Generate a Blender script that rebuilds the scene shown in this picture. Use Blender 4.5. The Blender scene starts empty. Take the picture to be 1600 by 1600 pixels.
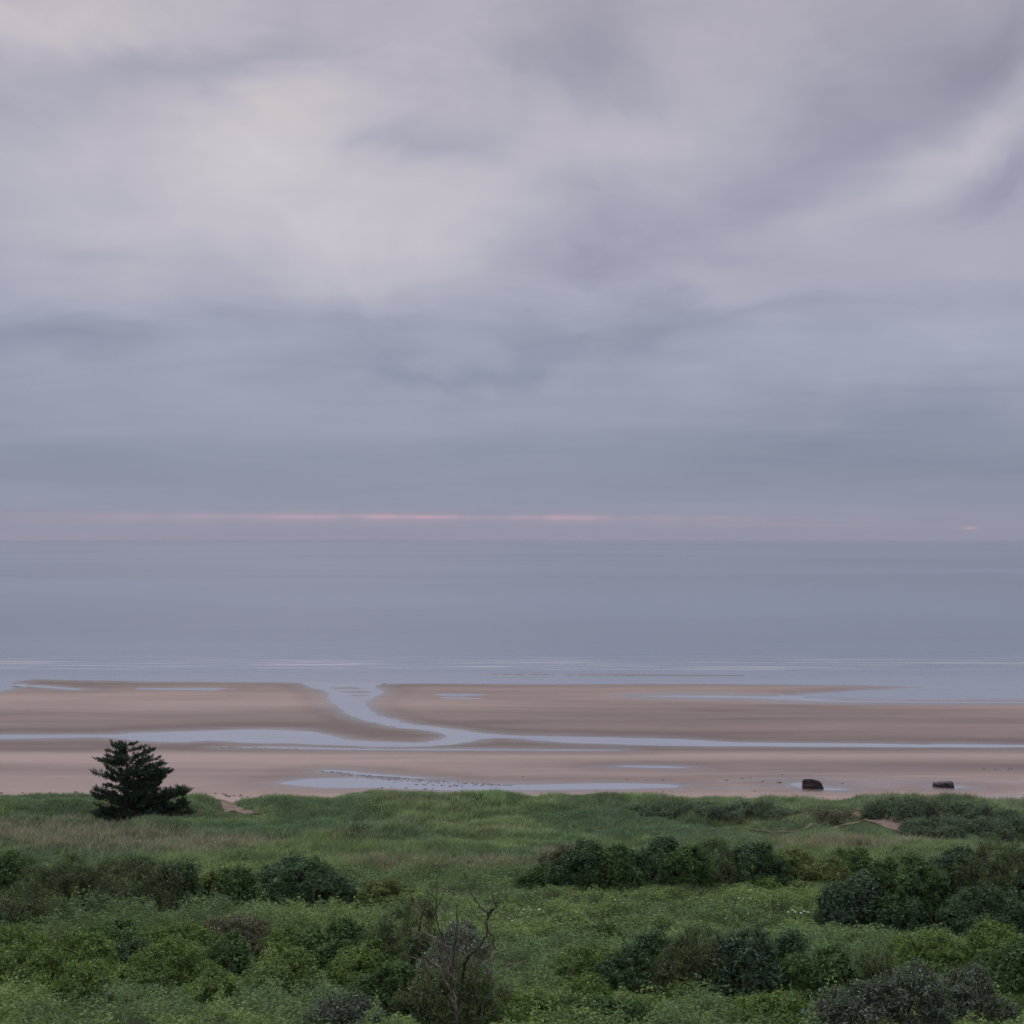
import bpy, math
import numpy as np

# ------------------------------------------------------------------ camera, sky, sun, exposure
sc = bpy.context.scene
COL = sc.collection
R = math.radians
FPX, CAMZ, HOR = 2400.0, 30.0, 845.0          # focal length in photo pixels, eye height above the sea, horizon row

cam = bpy.data.cameras.new('camera')
cam.sensor_width = 36.0
cam.lens = 36.0 * FPX / 1600.0
cam.shift_y = (HOR - 800.0) / 1600.0
cam.clip_start = 0.5
cam.clip_end = 120000
camo = bpy.data.objects.new('camera', cam)
COL.objects.link(camo)
camo.location = (0, 0, CAMZ)
camo.rotation_euler = (R(90), 0, 0)
sc.camera = camo

SUN_AZ, SUN_EL = R(-12), R(58)
sun = bpy.data.lights.new('sun', 'SUN')
sun.energy = 1.5
sun.angle = R(32)
sun.color = (1.0, 0.95, 0.92)
suno = bpy.data.objects.new('sun', sun)
COL.objects.link(suno)
suno.rotation_euler = (R(90) - SUN_EL, 0, math.pi - SUN_AZ)
suno.location = (-40, 200, 120)

sc.view_settings.view_transform = 'Standard'
sc.view_settings.look = 'None'
sc.view_settings.gamma = 1.0
sc.view_settings.exposure = 0.0
sc.view_settings.use_curve_mapping = False
sc.render.film_transparent = False
sc.cycles.max_bounces = 6
sc.cycles.diffuse_bounces = 3
sc.cycles.glossy_bounces = 3
sc.cycles.transmission_bounces = 3
sc.cycles.volume_bounces = 1
sc.cycles.use_adaptive_sampling = True
sc.cycles.adaptive_threshold = 0.012
sc.cycles.adaptive_min_samples = 12
sc.cycles.caustics_reflective = False
sc.cycles.caustics_refractive = False


class NT:
    """small helper to write node trees as expressions"""
    def __init__(self, tree):
        self.t = tree
        tree.nodes.clear()

    def n(self, typ, **kw):
        nd = self.t.nodes.new(typ)
        for k, v in kw.items():
            setattr(nd, k, v)
        return nd

    def set(self, sock, v):
        if isinstance(v, bpy.types.NodeSocket):
            self.t.links.new(v, sock)
        elif v is not None:
            sock.default_value = v

    def math(self, op, a, b=None, c=None, clamp=False):
        nd = self.n('ShaderNodeMath', operation=op, use_clamp=clamp)
        self.set(nd.inputs[0], a)
        if b is not None: self.set(nd.inputs[1], b)
        if c is not None: self.set(nd.inputs[2], c)
        return nd.outputs[0]

    def vmath(self, op, a, b=None, scale=None):
        nd = self.n('ShaderNodeVectorMath', operation=op)
        self.set(nd.inputs[0], a)
        if b is not None: self.set(nd.inputs[1], b)
        if scale is not None: self.set(nd.inputs['Scale'], scale)
        return nd.outputs['Value'] if op in ('LENGTH', 'DOT_PRODUCT') else nd.outputs[0]

    def noise(self, vec, scale, detail=4, rough=0.5, dist=0.0, dim='3D'):
        nd = self.n('ShaderNodeTexNoise', noise_dimensions=dim)
        if vec is not None: self.set(nd.inputs['Vector'], vec)
        self.set(nd.inputs['Scale'], scale)
        nd.inputs['Detail'].default_value = detail
        nd.inputs['Roughness'].default_value = rough
        nd.inputs['Distortion'].default_value = dist
        return nd.outputs['Fac'], nd.outputs['Color']

    def ramp(self, fac, stops, interp='LINEAR'):
        nd = self.n('ShaderNodeValToRGB')
        cr = nd.color_ramp
        cr.interpolation = interp
        while len(cr.elements) < len(stops):
            cr.elements.new(0.5)
        for e, (p, c) in zip(cr.elements, stops):
            e.position = p
            e.color = (*c, 1) if len(c) == 3 else c
        self.set(nd.inputs[0], fac)
        return nd.outputs[0]

    def mapr(self, v, a, b, c, d, kind='SMOOTHSTEP'):
        nd = self.n('ShaderNodeMapRange', interpolation_type=kind)
        self.set(nd.inputs[0], v)
        for i, q in enumerate((a, b, c, d)):
            self.set(nd.inputs[i + 1], q)
        return nd.outputs[0]

    def mix(self, f, a, b, blend='MIX'):
        nd = self.n('ShaderNodeMix', data_type='RGBA', blend_type=blend)
        self.set(nd.inputs[0], f)
        self.set(nd.inputs[6], a if isinstance(a, bpy.types.NodeSocket) else (*a, 1))
        self.set(nd.inputs[7], b if isinstance(b, bpy.types.NodeSocket) else (*b, 1))
        return nd.outputs[2]

    def mapping(self, vec, loc=(0, 0, 0), rot=(0, 0, 0), scale=(1, 1, 1), typ='POINT'):
        nd = self.n('ShaderNodeMapping', vector_type=typ)
        self.set(nd.inputs[0], vec)
        nd.inputs[1].default_value = loc
        nd.inputs[2].default_value = rot
        nd.inputs[3].default_value = scale
        return nd.outputs[0]


def azel(px, py):
    u, v = (px - 800) / FPX, (HOR - py) / FPX
    return math.atan(u), math.atan(v / math.sqrt(1 + u * u))


# ---- world: overcast dusk sky over a Nishita clear sky
w = bpy.data.worlds.new('World')
sc.world = w
w.use_nodes = True
T = NT(w.node_tree)
geo = T.n('ShaderNodeTexCoord').outputs['Generated']
dirv = T.vmath('NORMALIZE', geo)
sep = T.n('ShaderNodeSeparateXYZ')
T.set(sep.inputs[0], dirv)
X, Y, Z = sep.outputs
az = T.math('ARCTAN2', X, Y)
el = T.math('ARCSINE', Z)
cmb = T.n('ShaderNodeCombineXYZ')
T.set(cmb.inputs[0], az); T.set(cmb.inputs[1], el)
ae = cmb.outputs[0]
# cloud deck coordinates: the direction cut with a flat layer, so that clouds foreshorten towards the horizon
zc = T.math('ADD', T.math('MAXIMUM', Z, 0.0), 0.10)
deck = T.vmath('SCALE', dirv, scale=T.math('DIVIDE', 1.0, zc))
deckr = T.mapping(deck, rot=(0, 0, R(-28)), scale=(0.85, 1.25, 0))
nA, _ = T.noise(T.mapping(deckr, loc=(3.1, 1.7, 0)), 0.55, 3, 0.5, 0.6)
nB, _ = T.noise(T.mapping(deckr, loc=(9.1, 4.7, 3)), 1.5, 3, 0.5, 0.9)
nS, _ = T.noise(T.mapping(ae, scale=(3.2, 26, 1), rot=(0, 0, R(2))), 1.0, 3, 0.5, 0.7)
wf, wc = T.noise(T.mapping(dirv, scale=(1, 1, 1.5)), 5.5, 4, 0.56, 0.6)
warp = T.vmath('SCALE', T.vmath('SUBTRACT', wc, (0.5, 0.5, 0.5)), scale=0.21)
aew = T.vmath('ADD', ae, T.vmath('MULTIPLY', warp, (1.0, 0.75, 0)))


def blob(px, py, rx, ry, rot, amt, vec=None):
    a, e = azel(px, py)
    m = T.mapping(aew if vec is None else vec, loc=(a, e, 0), rot=(0, 0, R(rot)), scale=(rx / FPX, ry / FPX, 1), typ='TEXTURE')
    l = T.vmath('LENGTH', m)
    g = T.math('EXPONENT', T.math('MULTIPLY', T.math('MULTIPLY', l, l), -1.0))
    return T.math('MULTIPLY', g, amt)


BLOBS = [
    (400, 280, 330, 170, 15, 0.32), (430, 180, 150, 70, 15, 0.14), (60, -10, 330, 90, 10, 0.26), (650, 330, 170, 110, 30, 0.12),
    (930, 180, 220, 55, 8, 0.10), (1420, 260, 240, 45, 12, 0.16), (1560, 190, 120, 40, 20, 0.10), (1380, 350, 300, 60, 5, 0.06),
    (250, 90, 260, 45, 10, -0.16), (700, 190, 150, 36, 2, -0.16), (880, 70, 180, 70, 12, -0.13), (1330, 180, 260, 75, 18, -0.13),
    (1560, 60, 230, 140, 10, -0.13), (120, 545, 380, 55, 2, -0.13), (760, 575, 330, 34, 6, -0.12), (900, 405, 150, 40, 5, -0.07),
    (20, 350, 200, 70, 0, -0.08), (1150, 480, 200, 30, 6, -0.06), (1590, 290, 110, 40, 10, -0.12), (1400, 700, 420, 90, 0, -0.09)]
acc = None
for b in BLOBS:
    q = blob(*b)
    acc = q if acc is None else T.math('ADD', acc, q)
mod = T.math('ADD', T.math('MULTIPLY', acc, 1.25), T.math('MULTIPLY', T.math('SUBTRACT', nA, 0.5), 0.36))
mod = T.math('ADD', mod, T.math('MULTIPLY', T.math('SUBTRACT', nB, 0.5), 0.22))
mod = T.math('ADD', mod, T.math('MULTIPLY', T.math('SUBTRACT', nS, 0.5), 0.10))
nC, _ = T.noise(T.mapping(aew, rot=(0, 0, R(-22)), scale=(6.5, 14, 1), loc=(4.2, 1.3, 0)), 1.0, 5, 0.55)
mod = T.math('ADD', mod, T.math('MULTIPLY', T.math('SUBTRACT', nC, 0.5), T.mapr(el, 0.05, 0.16, 0.08, 0.42)))
# the cloud structure fades in the murk just above the sea
mod = T.math('MULTIPLY', mod, T.mapr(el, 0.0, 0.10, 0.25, 1.0))
elr = T.math('DIVIDE', el, R(90))
base = T.ramp(elr, [(0.0, (.286, .288, .382)), (0.014, (.266, .288, .380)), (0.030, (.254, .282, .376)), (0.070, (.340, .362, .458)),
                    (0.12, (.390, .392, .478)), (0.22, (.425, .403, .470)), (0.45, (.74, .72, .79)), (1.0, (1.06, 1.05, 1.10))], 'EASE')
warm = T.ramp(T.math('ADD', mod, 0.5), [(0.15, (.93, .95, 1.04)), (0.5, (1, 1, 1)), (0.85, (1.07, 1.0, .90))])
cl = T.mix(1.0, base, warm, 'MULTIPLY')
cl = T.vmath('SCALE', cl, scale=T.math('ADD', 1.0, mod))
# the slit under the cloud bank where the afterglow shows
sa = T.math('MULTIPLY', T.math('SUBTRACT', T.noise(T.mapping(ae, scale=(9, 60, 1), loc=(2.3, 0, 0)), 1.0, 3, 0.6)[0], 0.5), 0.0026)
aes = T.n('ShaderNodeCombineXYZ')
T.set(aes.inputs[0], az); T.set(aes.inputs[1], T.math('ADD', el, sa))
aes = aes.outputs[0]
brk = T.mapr(T.noise(T.mapping(ae, scale=(22, 5, 1), loc=(.7, 0, 0)), 1.0, 3, 0.5)[0], 0.36, 0.60, 0.25, 1.0)
slit = T.math('ADD', blob(690, 808, 330, 3.0, -0.15, 0.27, aes), blob(700, 810, 500, 10, -0.3, 0.12, aes))
slit = T.math('MULTIPLY', slit, brk)
slit = T.math('ADD', slit, blob(1516, 825, 11, 1.8, -0.3, 0.28, ae))
slit = T.math('ADD', slit, blob(1230, 820, 150, 4, -0.3, 0.05, aes))
slit = T.math('ADD', slit, blob(200, 808, 220, 8, 0, 0.05, aes))
cl = T.vmath('ADD', cl, T.vmath('SCALE', (0.62, 0.17, 0.20), scale=slit))
sky = T.n('ShaderNodeTexSky', sky_type='NISHITA')
sky.sun_disc = False
sky.sun_elevation = SUN_EL
sky.sun_rotation = SUN_AZ
clear = T.vmath('SCALE', sky.outputs[0], scale=0.1)
tot = T.mix(0.96, clear, cl)
bg = T.n('ShaderNodeBackground')
T.set(bg.inputs[0], tot)
bg.inputs[1].default_value = 1.0
outw = T.n('ShaderNodeOutputWorld')
T.set(outw.inputs[0], bg.outputs[0])
try:
    w.cycles.sampling_method = 'MANUAL'
    w.cycles.sample_map_resolution = 256
except Exception:
    pass

# ------------------------------------------------------------------ helpers
RNG = np.random.default_rng(11)


def hash2(ix, iy, s):
    h = (ix.astype(np.int64) * 374761393 + iy.astype(np.int64) * 668265263 + s * 974711) & 0x7fffffff
    h = ((h ^ (h >> 13)) * 1274126177) & 0x7fffffff
    return ((h ^ (h >> 16)) & 0xffff) / 65535.0


def vnoise(x, y, s=0):
    x = np.asarray(x, float); y = np.asarray(y, float)
    x, y = np.broadcast_arrays(x, y)
    ix = np.floor(x); iy = np.floor(y)
    fx = x - ix; fy = y - iy
    fx = fx * fx * (3 - 2 * fx); fy = fy * fy * (3 - 2 * fy)
    a = hash2(ix, iy, s); b = hash2(ix + 1, iy, s); c = hash2(ix, iy + 1, s); d = hash2(ix + 1, iy + 1, s)
    return (a * (1 - fx) + b * fx) * (1 - fy) + (c * (1 - fx) + d * fx) * fy


def fbm(x, y, s=0, o=4):
    r = 0; a = 0.5; t = 0
    for i in range(o):
        r = r + a * vnoise(np.asarray(x) * 2 ** i, np.asarray(y) * 2 ** i, s + 17 * i)
        t += a; a *= 0.5
    return r / t


def sstep(a, b, v):
    t = np.clip((np.asarray(v, float) - a) / (b - a), 0, 1)
    return t * t * (3 - 2 * t)


def mesh_np(name, V, F, mat, col=None, smooth=False, attrs=None):
    V = np.asarray(V, np.float32); F = np.asarray(F, np.int32)
    k = F.shape[1]
    me = bpy.data.meshes.new(name)
    me.vertices.add(len(V)); me.vertices.foreach_set('co', V.ravel())
    me.loops.add(F.size); me.loops.foreach_set('vertex_index', F.ravel())
    me.polygons.add(len(F))
    me.polygons.foreach_set('loop_start', np.arange(0, F.size, k, dtype=np.int32))
    if smooth:
        me.polygons.foreach_set('use_smooth', np.ones(len(F), bool))
    if col is not None:
        a = me.attributes.new('col', 'FLOAT_COLOR', 'POINT')
        a.data.foreach_set('color', np.concatenate([col, np.ones((len(col), 1))], 1).astype(np.float32).ravel())
    for nm, val in (attrs or {}).items():
        a = me.attributes.new(nm, 'FLOAT', 'POINT')
        a.data.foreach_set('value', np.asarray(val, np.float32))
    me.materials.append(mat)
    me.update()
    me.validate()
    return me


def link(name, data, parent=None, label=None, cat=None, group=None, kind=None, loc=None):
    o = bpy.data.objects.new(name, data)
    COL.objects.link(o)
    if parent: o.parent = parent
    if loc is not None: o.location = loc
    if label: o['label'] = label
    if cat: o['category'] = cat
    if group: o['group'] = group
    if kind: o['kind'] = kind
    return o


def grid_faces(ny, nx):
    i = np.arange((ny - 1) * (nx - 1))
    r, c = i // (nx - 1), i % (nx - 1)
    a = r * nx + c
    return np.stack([a, a + 1, a + nx + 1, a + nx], 1)


def tube(pts, rad, sides=6):
    """one tapered tube along a polyline -> (V, F quads)"""
    pts = np.asarray(pts, float); rad = np.asarray(rad, float)
    n = len(pts)
    tg = np.gradient(pts, axis=0)
    tg /= np.linalg.norm(tg, axis=1, keepdims=True) + 1e-9
    up = np.where(np.abs(tg[:, 2:3]) > 0.9, np.array([[1.0, 0, 0]]), np.array([[0, 0, 1.0]]))
    s = np.cross(tg, up); s /= np.linalg.norm(s, axis=1, keepdims=True) + 1e-9
    t = np.cross(s, tg)
    a = np.arange(sides) * 2 * math.pi / sides
    V = pts[:, None] + rad[:, None, None] * (np.cos(a)[None, :, None] * s[:, None] + np.sin(a)[None, :, None] * t[:, None])
    F = []
    for i in range(n - 1):
        for j in range(sides):
            k = (j + 1) % sides
            F.append((i * sides + j, i * sides + k, (i + 1) * sides + k, (i + 1) * sides + j))
    return V.reshape(-1, 3), np.array(F)


def join(parts):
    Vs, Fs, off = [], [], 0
    for V, F in parts:
        Vs.append(V); Fs.append(F + off); off += len(V)
    return np.concatenate(Vs), np.concatenate(Fs)


# ------------------------------------------------------------------ materials
def new_mat(name):
    m = bpy.data.materials.new(name)
    m.use_nodes = True
    return m, NT(m.node_tree)


def finish(N, shader, disp=None):
    o = N.n('ShaderNodeOutputMaterial')
    N.set(o.inputs[0], shader)


def principled(N, col, rough, ior=1.45, normal=None, spec=None):
    p = N.n('ShaderNodeBsdfPrincipled')
    N.set(p.inputs['Base Color'], col if isinstance(col, bpy.types.NodeSocket) else (*col, 1))
    N.set(p.inputs['Roughness'], rough)
    N.set(p.inputs['IOR'], ior)
    if spec is not None: N.set(p.inputs['Specular IOR Level'], spec)
    if normal is not None: N.set(p.inputs['Normal'], normal)
    return p.outputs[0]


def bump(N, h, strength, dist):
    b = N.n('ShaderNodeBump')
    N.set(b.inputs['Height'], h)
    N.set(b.inputs['Strength'], strength)
    N.set(b.inputs['Distance'], dist)
    return b.outputs[0]


def pos(N):
    return N.n('ShaderNodeNewGeometry').outputs['Position']


def attr(N, nm):
    return N.n('ShaderNodeAttribute', attribute_name=nm)


def leaf_mat(name, trans=0.25, rough=0.55):
    m, N = new_mat(name)
    c = attr(N, 'col').outputs['Color']
    f, _ = N.noise(pos(N), 0.55, 3, 0.6)
    k = N.mapr(f, 0.3, 0.7, 0.78, 1.22, 'LINEAR')
    c = N.vmath('SCALE', c, scale=k)
    a = principled(N, c, rough, 1.4, spec=0.14)
    t = N.n('ShaderNodeBsdfTranslucent')
    N.set(t.inputs[0], N.vmath('MULTIPLY', c, (1.25, 1.35, 0.75)))
    mx = N.n('ShaderNodeMixShader')
    mx.inputs[0].default_value = trans
    N.set(mx.inputs[1], a); N.set(mx.inputs[2], t.outputs[0])
    finish(N, mx.outputs[0])
    return m


M_LEAF = leaf_mat('leaf', 0.3, 0.6)
M_GRASS = leaf_mat('grass_blade', 0.3, 0.6)
M_NEEDLE = leaf_mat('conifer_spray', 0.1, 0.6)


def bark_mat(name, ca, cb, sc_=3.0, rough=0.85):
    m, N = new_mat(name)
    f, _ = N.noise(N.mapping(pos(N), scale=(1, 1, 0.35)), sc_, 4, 0.65)
    c = N.mix(N.mapr(f, 0.35, 0.65, 0, 1), ca, cb)
    h, _ = N.noise(pos(N), 22, 3, 0.6)
    finish(N, principled(N, c, rough, normal=bump(N, h, 0.5, 0.02)))
    return m


M_BARK = bark_mat('bark', (.030, .024, .020), (.065, .055, .045))
M_DEAD = bark_mat('weathered_bark', (.085, .074, .064), (.30, .255, .215), 1.6)
M_DEADDARK = bark_mat('dark_dead_bark', (.030, .024, .024), (.095, .080, .076), 2.0)

# sand: dry and wet by attribute, with streaks and ripples
M_SAND, N = new_mat('beach_sand')
P = pos(N)
wet = attr(N, 'wet').outputs['Fac']
sA, _ = N.noise(N.mapping(P, scale=(0.012, 0.085, 0)), 1.0, 4, 0.55, 0.3)
sB, _ = N.noise(N.mapping(P, scale=(0.05, 0.5, 0)), 1.0, 4, 0.6, 0.2)
sC, _ = N.noise(P, 0.9, 4, 0.7)
wf_ = N.math('ADD', wet, N.math('MULTIPLY', N.math('SUBTRACT', sA, 0.5), 0.75))
wf_ = N.math('ADD', wf_, N.math('MULTIPLY', N.math('SUBTRACT', sB, 0.5), 0.5), clamp=True)
sD, _ = N.noise(N.mapping(P, scale=(0.22, 0.9, 0), rot=(0, 0, R(6))), 1.0, 5, 0.7, 0.6)
sC = N.math('ADD', N.math('MULTIPLY', sC, .5), N.math('MULTIPLY', sD, .5))
dry = N.mix(N.mapr(sC, 0.3, 0.7, 0, 1, 'LINEAR'), (.254, .190, .174), (.316, .239, .219))
wetc = N.mix(sB, (.100, .074, .070), (.132, .098, .092))
c = N.mix(N.mapr(wf_, 0.1, 0.95, 0, 1, 'LINEAR'), dry, wetc)
film = attr(N, 'film').outputs['Fac']
film_n = N.mapr(N.math('ADD', film, N.math('MULTIPLY', N.math('SUBTRACT', sB, 0.5), 0.55)), 0.25, 0.75, 0, 1)
rough = N.mapr(film_n, 0, 1, 0.62, 0.16, 'LINEAR')
h1, _ = N.noise(N.mapping(P, scale=(0.5, 2.4, 1)), 1.0, 3, 0.5, 0.5)
h2, _ = N.noise(N.mapping(P, scale=(4, 6, 1)), 1.0, 3, 0.6)
hh = N.math('ADD', N.math('MULTIPLY', h1, 0.05), N.math('MULTIPLY', h2, 0.02))
nrm = bump(N, hh, N.mapr(film_n, 0, 1, 0.5, 0.05, 'LINEAR'), 1.0)
finish(N, principled(N, c, rough, 1.36, nrm, spec=N.mapr(film_n, 0, 1, 0.25, 0.55, 'LINEAR')))


def water_mat(name, body, rough, ripple, foam=False):
    m, N = new_mat(name)
    P = pos(N)
    r1, _ = N.noise(N.mapping(P, scale=(0.35, 1.3, 1)), 1.0, 3, 0.55, 0.3)
    r2, _ = N.noise(N.mapping(P, scale=(0.03, 0.10, 1)), 1.0, 4, 0.6, 0.3)
    h = N.math('ADD', N.math('MULTIPLY', r1, 0.25), r2)
    nrm = bump(N, h, 1.0, ripple)
    c = body
    rg = rough
    if foam:
        sepn = N.n('ShaderNodeSeparateXYZ')
        N.set(sepn.inputs[0], P)
        yy = sepn.outputs[1]
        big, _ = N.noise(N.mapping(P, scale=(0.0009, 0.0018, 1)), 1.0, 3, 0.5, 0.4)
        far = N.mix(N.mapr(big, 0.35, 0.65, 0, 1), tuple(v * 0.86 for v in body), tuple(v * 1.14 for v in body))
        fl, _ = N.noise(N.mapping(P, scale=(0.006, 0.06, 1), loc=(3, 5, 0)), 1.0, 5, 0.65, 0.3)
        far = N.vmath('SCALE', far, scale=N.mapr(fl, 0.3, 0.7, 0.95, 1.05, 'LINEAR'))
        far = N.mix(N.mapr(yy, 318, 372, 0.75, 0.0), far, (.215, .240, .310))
        # breaking wavelets in the shallows
        f1, _ = N.noise(N.mapping(P, scale=(0.026, 0.30, 1)), 1.0, 5, 0.6, 0.5)
        f2, _ = N.noise(N.mapping(P, scale=(0.010, 0.05, 1), loc=(7, 3, 0)), 1.0, 3, 0.5)
        wob = N.math('ADD', yy, N.math('MULTIPLY', N.math('SUBTRACT', f2, 0.5), 26))
        band = N.math('MULTIPLY', N.mapr(wob, 352, 362, 0, 1), N.mapr(wob, 372, 410, 1, 0))
        fm = N.math('MULTIPLY', N.mapr(f1, 0.46, 0.66, 0, 1), band)
        f3, _ = N.noise(N.mapping(P, scale=(0.02, 0.10, 1), loc=(1, 9, 0)), 1.0, 5, 0.65, 0.4)
        band2 = N.math('MULTIPLY', N.mapr(yy, 380, 400, 0, 1), N.mapr(yy, 420, 560, 0.30, 0))
        fm = N.math('MAXIMUM', fm, N.math('MULTIPLY', N.mapr(f3, 0.60, 0.72, 0, 1), band2))
        c = N.mix(N.math('MULTIPLY', fm, 0.42), far, (.50, .49, .50))
        rg = N.math('ADD', N.math('ADD', N.mapr(yy, 345, 420, 0.12, rough, 'LINEAR'), N.math('MULTIPLY', fm, 0.4)), 0.0)
    finish(N, principled(N, c, rg, 1.333, nrm))
    return m


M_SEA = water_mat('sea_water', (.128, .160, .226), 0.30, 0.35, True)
M_POOL = water_mat('pool_water', (.235, .25, .305), 0.08, 0.02)

M_SOIL, N = new_mat('turf_soil')
P = pos(N)
f, _ = N.noise(P, 0.25, 5, 0.65)
g_, _ = N.noise(P, 3.0, 4, 0.7)
c = N.mix(N.mapr(f, 0.35, 0.65, 0, 1), (.045, .062, .030), (.068, .088, .042))
c = N.mix(N.mapr(g_, 0.5, 0.8, 0, 0.5), c, (.085, .078, .055))
finish(N, principled(N, c, 0.95, normal=bump(N, g_, 0.8, 0.15), spec=0.1))

M_PATH, N = new_mat('path_sand')
P = pos(N)
g_, _ = N.noise(P, 1.6, 5, 0.7)
finish(N, principled(N, N.mix(N.mapr(g_, 0.35, 0.7, 0, 1), (.215, .16, .138), (.12, .10, .075)), 0.9, normal=bump(N, g_, 0.7, 0.08), spec=0.1))

M_TRACK, N = new_mat('trodden_turf')
g_, _ = N.noise(pos(N), 1.3, 5, 0.7)
finish(N, principled(N, N.mix(N.mapr(g_, 0.35, 0.65, 0, 1), (.15, .125, .085), (.085, .10, .055)), 0.9, normal=bump(N, g_, 0.7, 0.06), spec=0.1))

M_RUST, N = new_mat('rusted_hull_plate')
P = pos(N)
f, _ = N.noise(N.mapping(P, scale=(1.2, 1.2, 6)), 1.0, 5, 0.7, 0.4)
g_, _ = N.noise(P, 7, 4, 0.7)
c = N.mix(N.mapr(f, 0.38, 0.62, 0, 1), (.018, .014, .018), (.095, .062, .058))
c = N.mix(N.mapr(g_, 0.55, 0.75, 0, 0.8), c, (.15, .115, .105))
finish(N, principled(N, c, 0.75, normal=bump(N, g_, 1.0, 0.06)))

M_WEED, N = new_mat('wet_seaweed')
g_, _ = N.noise(pos(N), 5, 4, 0.7)
finish(N, principled(N, N.mix(g_, (.012, .010, .012), (.050, .038, .034)), 0.5, normal=bump(N, g_, 1.0, 0.05)))

M_PETAL, N = new_mat('white_petals')
g_, _ = N.noise(pos(N), 9, 3, 0.6)
finish(N, principled(N, N.mix(g_, (.5, .5, .48), (.66, .66, .63)), 0.7))
M_STALK, N = new_mat('green_stalk')
g_, _ = N.noise(pos(N), 5, 3, 0.6)
finish(N, principled(N, N.mix(g_, (.05, .085, .035), (.08, .11, .045)), 0.7))

# ------------------------------------------------------------------ beach
BY = [100, 158, 163, 172, 182, 190, 200, 207, 213, 218, 234, 240, 255, 270, 283, 310, 340, 356, 375, 420, 900]
BZ = [3.0, 2.85, 2.55, 2.2, 1.85, 1.55, 1.15, .80, .45, .35, .35, .40, .55, .42, .17, .11, .05, .02, -.25, -.9, -6]


def beach_z(y):
    return np.interp(y, BY, BZ)


_yy = np.linspace(150, 420, 5401)
_pp = HOR + FPX * (CAMZ - beach_z(_yy)) / _yy


def beach_xy(px, py):
    """photo pixel -> point on the beach"""
    y = np.interp(-py, -_pp, _yy)
    return (px - 800) / FPX * y, y


def smooth_poly(pts, n=4):
    p = np.array(pts, float)
    out = []
    m = len(p)
    for i in range(m):
        a, b, c_, d = p[i - 1], p[i], p[(i + 1) % m], p[(i + 2) % m]
        for t in np.arange(n) / n:
            q = 0.5 * ((2 * b) + (-a + c_) * t + (2 * a - 5 * b + 4 * c_ - d) * t * t + (-a + 3 * b - 3 * c_ + d) * t ** 3)
            out.append(q)
    return np.array(out)


def sdf(poly, x, y):
    """signed distance to polygon, negative inside; y squeezed a little because the view is grazing"""
    d2 = np.full(x.shape, 1e12)
    inside = np.zeros(x.shape, bool)
    n = len(poly)
    for i in range(n):
        ax, ay = poly[i]; bx, by = poly[(i + 1) % n]
        ex, ey = bx - ax, by - ay
        L = ex * ex + ey * ey + 1e-12
        t = np.clip(((x - ax) * ex + (y - ay) * ey) / L, 0, 1)
        d2 = np.minimum(d2, (x - ax - t * ex) ** 2 + (y - ay - t * ey) ** 2)
        cond = (ay > y) != (by > y)
        inside ^= cond & (x < ax + (y - ay) * ex / (ey if abs(ey) > 1e-9 else 1e-9))
    d = np.sqrt(d2)
    return np.where(inside, -d, d)


def world_poly(pts, sm=3):
    p = smooth_poly(pts, sm)
    x, y = beach_xy(p[:, 0], p[:, 1])
    return np.stack([x, y], 1)


RUNNEL = [(-900, 1149), (-300, 1148), (0, 1147.6), (179, 1147.5), (206, 1145), (292, 1142.5), (402, 1140), (464, 1141.6), (516, 1148), (536, 1154),
          (551, 1157), (620, 1160), (665, 1159.5), (695, 1153), (700, 1149), (672, 1141), (630, 1137.5), (579, 1128), (548, 1117), (527, 1103), (514, 1089),
          (507, 1079), (483, 1073), (500, 1062), (560, 1060), (590, 1064), (584, 1070), (594, 1077), (600, 1082), (585, 1089), (571, 1097), (575, 1105), (586, 1113), (613, 1124),
          (648, 1132), (720, 1141), (761, 1146), (844, 1149.5), (1050, 1154), (1153, 1159), (1256, 1161), (1394, 1162), (1600, 1163.5), (2600, 1165),
          (2600, 1168), (1600, 1167), (1428, 1167.5), (1290, 1166), (1153, 1166), (1050, 1165), (1016, 1164), (912, 1161.5), (809, 1154.5), (768, 1153.6),
          (737, 1158), (706, 1163), (655, 1166.5), (586, 1166.7), (500, 1163), (430, 1161), (378, 1160), (326, 1156.5), (292, 1159), (223, 1158), (165, 1152), (86, 1153),
          (0, 1154), (-300, 1154), (-900, 1154)]
SEA = [(-2400, 1080), (-600, 1083), (-60, 1081), (8, 1079), (24, 1073), (24, 1065), (52, 1060.5), (120, 1062), (240, 1064.5), (447, 1065.5), (488, 1068), (509, 1075), (540, 1071), (578, 1069.5),
       (637, 1067), (844, 1068.5), (1050, 1067.7), (1187, 1068.7), (1359, 1071), (1442, 1073.3), (1394, 1076), (1325, 1079), (1256, 1083), (1240, 1087.5),
       (1256, 1091), (1325, 1090.5), (1366, 1092), (1600, 1092), (2800, 1093), (2800, 1030), (2000, 1022), (-2400, 1022)]
FORE = [(440, 1223.5), (481, 1217), (550, 1214), (569, 1215), (672, 1220), (802, 1225), (912, 1223), (1000, 1224), (1050, 1226), (1050, 1230), (950, 1232), (844, 1234),
        (706, 1235), (603, 1231), (500, 1229.5), (460, 1226)]
FORE2 = [(498, 1204), (515, 1202.5), (560, 1206), (600, 1210), (680, 1216.5), (640, 1216), (585, 1213), (540, 1209), (510, 1206)]
SMALL = [(962, 1197), (1000, 1195.6), (1050, 1197), (1078, 1199.4), (1040, 1199.8), (990, 1198.6)]
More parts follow.
